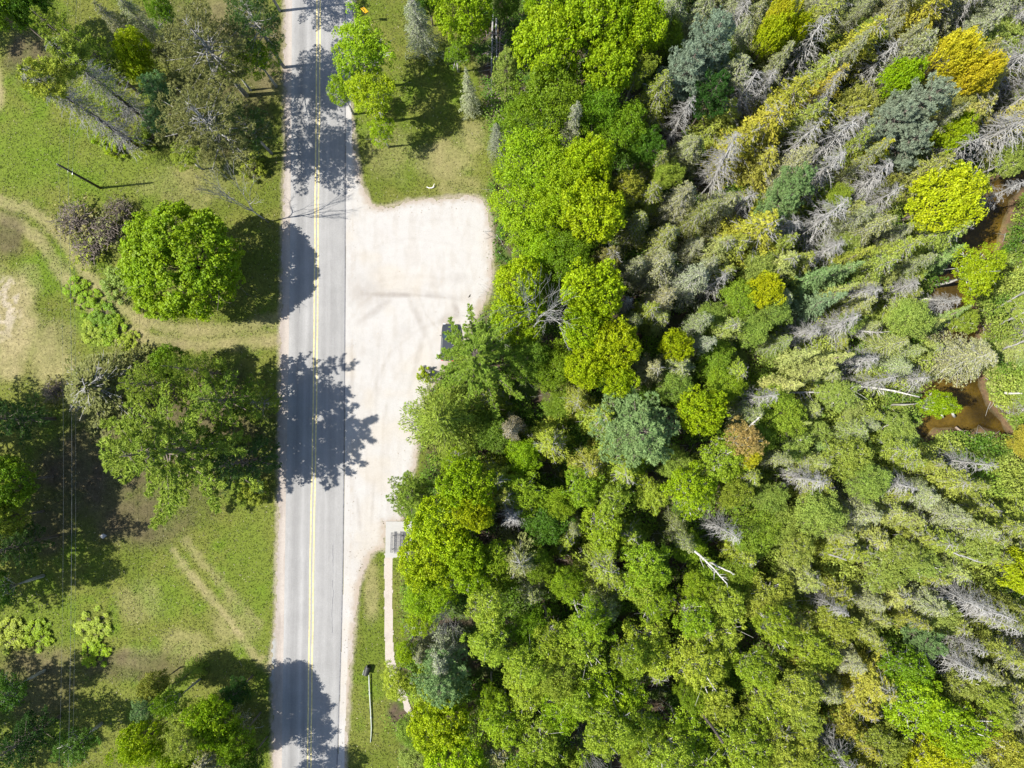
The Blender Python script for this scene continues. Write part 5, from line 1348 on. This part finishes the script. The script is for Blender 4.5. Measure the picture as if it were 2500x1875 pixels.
# dead twigs and brush on the forest floor
n = 9000
bx_ = D(1050, 0)[0] + (70 - D(1050, 0)[0]) * rg.random(n); by_ = -50 + 104 * rg.random(n)
k = (zone_forest(bx_, by_) > .6) & ~pip(bx_, by_, RIVER)
bx_, by_ = bx_[k], by_[k]; n = len(bx_)
a = rg.random(n) * 6.283; l = .5 + 1.6 * rg.random(n)
p0 = np.stack([bx_, by_, gz(bx_, by_) + .08], 1); p2 = p0 + np.stack([np.cos(a) * l, np.sin(a) * l, .1 + .35 * rg.random(n)], 1)
mb = MB(); tubes(mb, p0, (p0 + p2) / 2 + rg.normal(size=(n, 3)) * .08, p2, np.full(n, .03), np.full(n, .012))
tag(mb.build("fallen_twigs", M_DEAD), "pale fallen twigs littering the forest floor", "twigs", kind="stuff")
# loose stones and leaf bits on the gravel
n = 2600
sx_ = D(745, 0)[0] + 20 * rg.random(n); sy_ = -45 + 95 * rg.random(n)
dl = dpoly(sx_, sy_, LOT, True)
k = pip(sx_, sy_, LOT) & (sx_ > roadR(sy_) + .3) & ((dl < 1.6) | (rg.random(n) < .12))
sx_, sy_ = sx_[k], sy_[k]; n = len(sx_)
mb = MB()
q = .04 + .05 * rg.random(n) ** 2
for i in range(n):
    mb.box((sx_[i], sy_[i], .01 + q[i] * .3), (q[i] * 1.3, q[i], q[i] * .7), rz=rg.random() * 3, taper=.6)
tag(mb.build("loose_stones", noise_material("stone_grit", (.16, .13, .10), (.42, .36, .29), 5.0)), "small dark stones scattered on the pale gravel", "stones", kind="stuff")

# ------------------------------------------------------------------ deadfall and logs
def log(px0, py0, px1, py1, r, mat, label, z0=.25, z1=.25, name="fallen_log", group="fallen logs in the woods", stubs=8, bend=.15, seed=0, r1=.45, pos=True):
    a = D(px0, py0, z0); b = D(px1, py1, z1)
    r_ = np.random.default_rng(seed + int(px0))
    L = math.hypot(b[0] - a[0], b[1] - a[1])
    root = empty(name, (a[0], a[1], 0))
    K = 7
    t = np.linspace(0, 1, K)[:, None]
    A = np.array([0, 0, z0]); B = np.array([b[0] - a[0], b[1] - a[1], z1])
    sd_ = np.array([-(B[1]), B[0], 0]) / (L + 1e-6)
    P = A + (B - A) * t + sd_ * (np.sin(t * 3.0 + seed) * bend * L * .06) + r_.normal(size=(K, 3)) * .03
    mb = MB(); mb.tube(P, r * (1 - (1 - r1) * t[:, 0]), 8)
    mb.build("trunk", mat, root, smooth=True)
    if stubs:
        bb = MB()
        n = stubs
        s = .2 + .8 * r_.random(n)
        p0 = A + (B - A) * s[:, None]
        d = unit(sd_ * r_.choice([-1, 1], n)[:, None] * (.8 + .4 * r_.random((n, 1))) + (B / L) * .5 + r_.normal(size=(n, 3)) * .3 + [0, 0, .25])
        ln = (.4 + 1.3 * r_.random(n)) * min(1.2, L / 5)
        p2 = p0 + d * ln[:, None]
        p2[:, 2] = np.maximum(p2[:, 2], .05)
        tubes(bb, p0, (p0 + p2) / 2 + r_.normal(size=(n, 3)) * .05, p2, np.full(n, r * .28), np.full(n, .012))
        bb.build("branches", mat, root)
    tag(root, label, "log", group)
    return root
log(2085, 862, 2028, 810, .13, M_PALEBARK, "pale bark", 0, 0) if False else None
# (x0, y0, z0) .. (x1, y1, z1) in the 2212 wide view
log(1822, 832, 1985, 858, .17, M_PALEBARK, "long white birch trunk leaning over the swamp left of the pond", 2.5, 5.0, stubs=7, bend=.6, r1=.4)
log(2061, 901, 2046, 855, .17, M_PALEBARK, "thick white log slanting into the pond from its grassy point", .2, 1.8, stubs=0, bend=.0, r1=.7, seed=2)
log(2036, 902, 2027, 868, .13, M_PALEBARK, "thinner white log slanting into the pond beside the thick one", .2, 1.2, stubs=0, bend=.0, r1=.7, seed=3)
log(2064, 922, 2110, 952, .14, M_DEADB, "grey log lying in bushes just below the pond", .4, .9, stubs=5, seed=4)
log(1808, 764, 1895, 769, .14, M_DEAD, "combed pale fallen conifer, left one in the middle of the swamp", 1, 4, stubs=46, bend=.0, seed=5, name="fallen_log") if False else None
log(1790, 712, 1905, 718, .15, M_DEAD, "pale fallen conifer with combed branches right of the blue spruce", 1.2, 5, stubs=60, bend=.1, seed=6)
log(1870, 640, 1918, 622, .15, M_PALEBARK, "short white log slanting beside a horizontal grey one", .8, 2.5, stubs=0, seed=7)
log(1870, 643, 1915, 646, .15, M_DEAD, "short grey horizontal log touching the slanting white one", .5, 1, stubs=4, seed=8)
log(1993, 646, 2046, 648, .15, M_PALEBARK, "white horizontal log left of the crown at the creek bend", 1, 3, stubs=8, seed=9)
log(1705, 644, 1750, 628, .10, M_PALEBARK, "thin pale log left of the broad blue spruce", .6, 2, stubs=0, seed=10)
log(1680, 848, 1745, 824, .15, M_DEAD, "pale leaning log left of the white birch trunk", .5, 3, stubs=10, seed=11)
log(1680, 850, 1850, 846, .13, M_DEAD, "long horizontal grey log running to the white birch trunk", 2, 5, stubs=30, bend=.1, seed=12)
log(2170, 849, 2208, 850, .16, M_PALEBARK, "bright white log at the right edge beside the pond", 1.5, 3, stubs=6, seed=13) 
log(2160, 700, 2230, 665, .13, M_DEAD, "pale dead trunk with combed twigs at the right edge above pond", 2, 6, stubs=50, bend=.1, seed=14)
log(2165, 755, 2230, 730, .13, M_DEAD, "lower pale dead trunk with combed twigs at the right edge", 2, 6, stubs=50, bend=.1, seed=15)
log(2155, 665, 2230, 620, .12, M_DEAD, "uppermost pale dead trunk with combed twigs at the right edge", 2, 7, stubs=40, bend=.1, seed=16)
log(1912, 550, 1948, 528, .15, M_PALEBARK, "weathered white log end below the lemon yellow maple", .6, 1.6, stubs=0, seed=17)
log(1790, 1198, 1830, 1210, .1, M_DEAD, "grey stick-like log above the lower right woods", 6, 8, stubs=6, seed=18)
log(1660, 1342, 1755, 1422, .16, M_PALEBARK, "pale birch trunk leaning through green crowns in the lower middle", 9, 12.5, stubs=10, bend=.5, seed=19) if False else None
log(1482, 1176, 1572, 1262, .15, M_PALEBARK, "pale leaning birch trunk between green crowns below the sea-green pine", 8, 12.5, stubs=12, bend=.7, seed=19, r1=.35)
log(1535, 1215, 1585, 1240, .12, M_PALEBARK, "short pale trunk right beside the long leaning birch", 9, 12.5, stubs=5, seed=20)
log(1330, 1165, 1316, 1205, .11, M_DEAD, "short grey trunk seen through leaves below the sea-green pine", 6, 9, stubs=4, seed=21)
log(1240, 1292, 1252, 1340, .13, M_PALEBARK, "white trunk in the lower woods, leftmost of three", 7, 12, stubs=4, seed=22)
log(1252, 1450, 1272, 1505, .14, M_DEAD, "dark grey trunk under leaves near the bottom middle", 7, 12, stubs=3, seed=23)
log(1482, 1490, 1560, 1605, .2, M_DARKBARK, "thick dark trunk leaning down-right near the bottom", 5, 12.5, stubs=6, seed=24, r1=.6)
log(1122, 1405, 1225, 1345, .17, M_DEADB, "brown fallen trunk across the dark gap in the lower woods", .6, 1.5, stubs=18, seed=25)
log(1140, 1338, 1190, 1332, .14, M_DEADB, "short brown log above the one crossing the dark gap", .6, .6, stubs=4, seed=26)
log(1600, 940, 1640, 900, .14, M_PALEBARK, "white forked limb reaching out of the orange tree", 9, 13.5, stubs=14, seed=27)
log(1385, 262, 1360, 290, .15, M_DEAD, "broken grey stem above the loose green oak", 2, 4, stubs=3, seed=28)
log(1530, 290, 1515, 250, .16, M_DEADB, "brown bare trunk below the dark green pine", .5, 6, stubs=6, seed=29) 
log(2052, 1192, 2120, 1215, .1, M_DEAD, "slim grey dead stem above the lemon crown at the edge", 8, 10, stubs=16, seed=30)
# deadfall pile right of the clearing
for i, (xa, ya, xb, yb, r_, lb) in enumerate([(1063, 30, 1064, 235, .13, "long straight dead trunk of the deadfall, leftmost"), (1072, 40, 1078, 200, .12, "second long dead trunk of the deadfall"), (1082, 70, 1075, 150, .1, "short dead trunk on the right of the deadfall"),
        (1035, 62, 1098, 88, .10, "dead trunk lying crosswise over the deadfall"), (1058, 150, 1088, 250, .06, "thin pole slanting through the lower deadfall"), (1072, 170, 1066, 260, .05, "thin pole at the lower end of the deadfall"),
        (1090, 175, 1070, 255, .05, "thin pole on the right of the lower deadfall"), (1040, 118, 1085, 100, .05, "thin crosswise pole in the middle of the deadfall")]):
    log(xa, ya, xb, yb, r_, M_DEADB if i > 1 else M_DEAD, lb, .3 + .12 * i, .25 + .1 * i, stubs=16, seed=40 + i, group="deadfall trunks beside the clearing")

# ------------------------------------------------------------------ pole and wires
hp = 8.2
bx, by = W(245, 459)
pole = empty("utility_pole", (bx, by, 0))
mb = MB(); mb.tube([[0, 0, -.3], [0, 0, hp * .5], [0, 0, hp]], [.15, .13, .105], 10); mb.build("post", M_DARKBARK, pole, smooth=True)
for z in (6.55, 5.75):
    mb = MB(); mb.box((.14, 0, z), (.10, .12, .10)); mb.tube([[.12, -.35, z], [.14, 0, z + .02], [.12, .35, z]], [.02, .035, .02], 6)
    mb.build("cable_clamp", plain("galvanised_steel", (.45, .46, .48), .4, .8), pole)
mb = MB(); mb.tube([[0, 0, hp], [0, 0, hp + .16]], [.05, .03], 8); mb.build("insulator", plain("grey_porcelain", (.4, .4, .42), .2), pole)
tag(pole, "dark wooden utility pole standing in the grass on the left", "utility pole")
M_WIRE = noise_material("aluminium_cable", (.12, .13, .13), (.26, .27, .27), 3.0, rough=.4, metal=.3)
def wire(dx, z, r, label, sag):
    mb = MB()
    for s in (-1, 1):
        k = np.linspace(0, 1, 40)
        yy = by + s * 76 * k
        zz = z - sag * 4 * k * (1 - k)
        mb.tube(np.stack([np.full(40, bx + dx) + 1.9 * k * (1 if s < 0 else 0), yy, zz], 1), np.full(40, r), 4)
    o = mb.build("power_line", M_WIRE)
    tag(o, label, "cable", "power lines on the left")
wire(.14, hp + .1, .008, "uppermost thin wire carried by the utility pole's tip", 1.1)
wire(.15, 6.62, .016, "thick spiral-wrapped cable clamped below the utility pole's top", .9)
wire(.15, 5.8, .009, "lowest thin cable clamped on the utility pole", .8)

# ------------------------------------------------------------------ yellow curve sign
sx, sy = W(890, 23, 2.35)
ang = math.atan2(-1, .42)            # faces the traffic, tilted back by a knock
sg = empty("road_sign", (sx, sy, 0), 0)
mb = MB(); mb.tube([[0, -.02, -.3], [0, 0, 1.2], [0, .02, 2.9]], [.035, .035, .035], 6); mb.build("post", plain("sign_post_steel", (.25, .28, .27), .5, .5), sg)
def platequad(name, pts, mat, parent, th=.012, off=0.0):
    v = [(a, -th / 2 - off, b) for a, b in pts] + [(a, th / 2 - off, b) for a, b in pts]
    n_ = len(pts)
    fs = [list(range(n_)), list(range(n_, 2 * n_))[::-1]] + [[(i + 1) % n_, i, n_ + i, n_ + (i + 1) % n_] for i in range(n_)]
    me = bpy.data.meshes.new(name); me.from_pydata(v, [], fs); me.materials.append(mat)
    o = link(name, me, parent); return o
def tiltplate(o):
    o.location = (0, -.09, 2.35); o.rotation_euler = (math.radians(-12), 0, math.radians(-20))
d_ = .54
pl = platequad("sign_plate", [(-d_, 0), (0, -d_), (d_, 0), (0, d_)], plain("sign_yellow", (.85, .50, .015), .45), sg); tiltplate(pl)
bd = d_ * .93; bi = d_ * .88
MBLACK = plain("sign_black", (.02, .02, .02), .5)
arrow = [(-.05, -.30), (.05, -.30), (.05, -.02), (.01, .07), (-.07, .13), (-.02, .22), (-.26, .20), (-.17, -.01), (-.12, .06), (-.07, .02), (-.05, -.04)]
ar = platequad("curve_arrow", arrow, MBLACK, pl, th=.006, off=.012)
for i in range(4):
    c_ = [(-1, 0), (0, -1), (1, 0), (0, 1)]
    p, q = c_[i], c_[(i + 1) % 4]
    b_ = platequad("border_line", [(p[0] * bd, p[1] * bd), (q[0] * bd, q[1] * bd), (q[0] * bi, q[1] * bi), (p[0] * bi, p[1] * bi)], MBLACK, pl, th=.004, off=.010)
tag(sg, "yellow diamond curve warning sign at the top of the verge", "road sign")

# ------------------------------------------------------------------ picnic table
tx, ty = W(971, 1323)
pt = empty("picnic_table", (tx, ty, .075), math.radians(-2))
M_MESH = plain("expanded_metal", (.05, .05, .055), .5, .2)
M_FRAME = plain("table_frame", (.06, .06, .065), .5, .3)
def lattice(name, w, l, z, x_, parent):
    mb = MB()
    for s in (-1, 1):
        mb.box((x_ + s * w / 2, 0, z), (.035, l, .04)); mb.box((x_, s * l / 2, z), (w + .035, .035, .04))
    nx_ = max(2, int(w / .10)); ny_ = int(l / .11)
    for i in range(1, nx_): mb.box((x_ - w / 2 + w * i / nx_, 0, z), (.026, l, .012))
    for j in range(1, ny_): mb.box((x_, -l / 2 + l * j / ny_, z + .006), (w, .042 if j % 4 else .062, .012))
    mb.build(name, M_MESH, parent)
lattice("tabletop", .76, 2.35, .74, .12, pt)
lattice("bench_seat", .27, 2.35, .45, -.62, pt)
lattice("bench_seat", .27, 2.35, .45, .86, pt)
for s in (-1, 1):
    mb = MB(); yy = s * .8
    mb.tube([[-.62, yy, .42], [.86, yy, .42]], [.03, .03], 6)
    mb.tube([[-.50, yy, .02], [-.14, yy, .70]], [.03, .03], 6); mb.tube([[.74, yy, .02], [.38, yy, .70]], [.03, .03], 6)
    mb.build("leg_frame", M_FRAME, pt)
tag(pt, "dark metal mesh picnic table on the pale concrete slab", "picnic table")

# ------------------------------------------------------------------ car under the pine
def car(px, py, rz):
    cx0, cy0 = W(px, py)
    root = empty("parked_car", (cx0, cy0, .01), rz)
    M_P = plain("dark_grey_paint", (.05, .055, .06), .25, .4, coat=.8); M_G = plain("car_glass", (.03, .05, .06), .05, 0, spec=.8)
    M_T = plain("tyre_rubber", (.02, .02, .02), .8); M_R = plain("wheel_alloy", (.45, .45, .47), .3, .8)
    L_, Wd = 4.5, 1.82
    ys = np.array([-2.25, -2.18, -1.9, -1.0, -.55, .25, 1.15, 1.75, 2.1, 2.25])
    def section(y_, ztop, w_, zb=.32, tw=.8):
        h_ = w_ / 2
        return [(-h_ * .94, y_, zb), (-h_, y_, zb + .25), (-h_, y_, .72 if ztop > .8 else ztop * .85), (-h_ * tw, y_, ztop), (h_ * tw, y_, ztop), (h_, y_, .72 if ztop > .8 else ztop * .85), (h_, y_, zb + .25), (h_ * .94, y_, zb)]
    prof = [.62, .74, .80, .92, .93, .93, .93, .86, .76, .60]; wid = [1.35, 1.6, 1.74, 1.82, 1.82, 1.82, 1.82, 1.76, 1.62, 1.4]
    V = []; 
    for y_, z_, w_ in zip(ys, prof, wid): V += section(y_, z_, w_, tw=.9)
    F = []
    for i in range(len(ys) - 1):
        for j in range(8):
            F.append([i * 8 + j, i * 8 + (j + 1) % 8, (i + 1) * 8 + (j + 1) % 8, (i + 1) * 8 + j])
    F.append(list(range(8))); F.append([(len(ys) - 1) * 8 + j for j in range(8)][::-1])
    me = bpy.data.meshes.new("body"); me.from_pydata(V, [], F); me.materials.append(M_P)
    b_ = link("body", me, root); md = b_.modifiers.new("b", 'BEVEL'); md.width = .06; md.segments = 3; md.limit_method = 'ANGLE'
    # cabin
    cab = [(-.80, -1.75, .90), (.80, -1.75, .90), (.80, 1.15, .90), (-.80, 1.15, .90), (-.62, -1.2, 1.44), (.62, -1.2, 1.44), (.62, .35, 1.45), (-.62, .35, 1.45)]
    me = bpy.data.meshes.new("window_glass"); me.from_pydata(cab, [], [[0, 3, 2, 1], [4, 5, 6, 7], [0, 1, 5, 4], [1, 2, 6, 5], [2, 3, 7, 6], [3, 0, 4, 7]]); me.materials.append(M_G)
    link("window_glass", me, root)
    mb = MB(); mb.box((0, -.42, 1.465), (1.28, 1.62, .035), taper=.96); mb.build("roof", M_P, root)
    mb = MB()
    for s in (-1, 1):
        mb.tube([[s * .80, 1.13, .91], [s * .63, .36, 1.46]], [.03, .03], 4); mb.tube([[s * .80, -1.73, .91], [s * .63, -1.2, 1.45]], [.035, .035], 4); mb.tube([[s * .815, -.35, .92], [s * .64, -.4, 1.46]], [.03, .03], 4)
    mb.build("roof_pillar", M_P, root)
    for sx_s in (-1, 1):
        for yy in (-1.38, 1.38):
            mb = MB(); mb.tube([[sx_s * .70, yy, .33], [sx_s * .90, yy, .33]], [.33, .33], 16)
            w_ = mb.build("wheel", M_T, root)
            mb = MB(); mb.tube([[sx_s * .89, yy, .33], [sx_s * .915, yy, .33]], [.20, .18], 12); mb.build("rim", M_R, w_)
        mb = MB(); mb.box((sx_s * .98, .75, .98), (.18, .10, .13), taper=.8); mb.build("side_mirror", M_P, root)
        mb = MB(); mb.box((sx_s * .62, 2.19, .62), (.34, .10, .14), taper=.8); mb.build("headlight", plain("lamp_glass", (.8, .8, .8), .1), root)
        mb = MB(); mb.box((sx_s * .62, -2.22, .68), (.30, .08, .16), taper=.8); mb.build("tail_light", plain("tail_red", (.5, .02, .02), .2), root)
    tag(root, "dark grey car parked on the gravel, mostly hidden under the great pine", "car")
car(1096, 837, math.radians(-3))

# ------------------------------------------------------------------ small things
# pale pipe lying in the grass with a dark hooded drum at its upper end
pr = empty("drain_pipe", (*W(902, 1645), 0))
o0 = W(902, 1645)
pts = [(902, 1645), (902.6, 1670), (903.5, 1692), (905, 1720), (906.5, 1750), (907.5, 1775), (906.5, 1795), (905, 1811)]
P = [(W(*p)[0] - o0[0], W(*p)[1] - o0[1], .28 - .02 * i) for i, p in enumerate(pts)]
mb = MB(); mb.tube(P, [.075] * 4 + [.065] * 2 + [.05] * 2, 8); mb.build("pipe", plain("pale_plastic", (.34, .37, .33), .5), pr, smooth=True)
for k in (2, 4):
    mb = MB(); a_ = np.array(P[k]); mb.tube([a_ + [0, .12, 0], a_ - [0, .12, 0]], [.095, .095], 8); mb.build("pipe_joint", plain("joint_grey", (.30, .33, .31), .6), pr)
for i in (1, 3, 5, 7):
    mb = MB(); a_ = np.array(P[i]); mb.box((a_[0], a_[1], a_[2] / 2 - .05), (.06, .08, a_[2] + .0)); mb.build("support_block", M_DARKBARK, pr)
tag(pr, "long pale pipe lying on the grass tongue beside the road", "pipe")
dx_, dy_ = W(898, 1633)
dm = empty("hooded_drum", (dx_, dy_, 0), math.radians(-15))
mb = MB()
th = np.linspace(-.2, math.pi * 1.02, 12)
for i in range(11):
    a_, b_ = th[i], th[i + 1]
    for (ra, rb) in ((.36, .33),):
        v = []
        for yy in (-.55, .45):
            for (t_, r_) in ((a_, ra), (b_, ra), (b_, rb), (a_, rb)):
                v.append((math.cos(t_) * r_, yy * (.8 if i < 3 else 1), .42 + math.sin(t_) * r_ * 1.25))
        mb.add(v, [[0, 3, 2, 1], [4, 5, 6, 7], [0, 1, 5, 4], [2, 3, 7, 6], [1, 2, 6, 5], [3, 0, 4, 7]])
mb.build("hood", plain("black_rubber", (.018, .02, .018), .6), dm)
mb = MB(); mb.tube([[0, -.6, .1], [0, .35, .42]], [.09, .09], 8); mb.box((0, 0, .05), (.55, .8, .12)); mb.build("base", plain("dark_steel", (.05, .055, .05), .5, .5), dm)
mb = MB(); mb.box((-.36, -.35, .30), (.03, .6, .5)); mb.build("side_rim", plain("pale_rim", (.42, .45, .44), .4), dm)
tag(dm, "black arched hood on the grass at the pale pipe's upper end", "drum")
# curved pale branch in the clearing
ax_, ay_ = W(1053, 456)
mb = MB(); mb.tube([[-.55, -.05, .1], [-.25, -.2, .16], [.1, -.18, .14], [.3, 0, .2], [.42, .3, .3]], [.05, .06, .06, .05, .025], 6)
mb.tube([[.1, -.18, .14], [.3, -.1, .2], [.45, -.05, .1]], [.05, .04, .02], 5)
o = mb.build("bleached_branch", plain("bleached_wood", (.66, .63, .58), .8)); o.location = (ax_, ay_, 0)
tag(o, "white curved branch lying in the clearing above the gravel lot", "branch")
# dark crow-sized debris on the gravel
for (a_, b_), lb in (((1146, 723), "dark stick-like debris on the gravel near the lot's tip"), ((1147, 752), "dark bit of debris just above the lot pine")):
    wx_, wy_ = W(a_, b_)
    mb = MB(); mb.tube([[-.12, -.18, .04], [0, 0, .09], [.1, .2, .05]], [.03, .055, .02], 5); mb.tube([[0, 0, .08], [.12, -.02, .05]], [.03, .01], 4)
    o = mb.build("bark_scrap", M_DARKBARK); o.location = (wx_, wy_, 0.01); tag(o, lb, "debris")
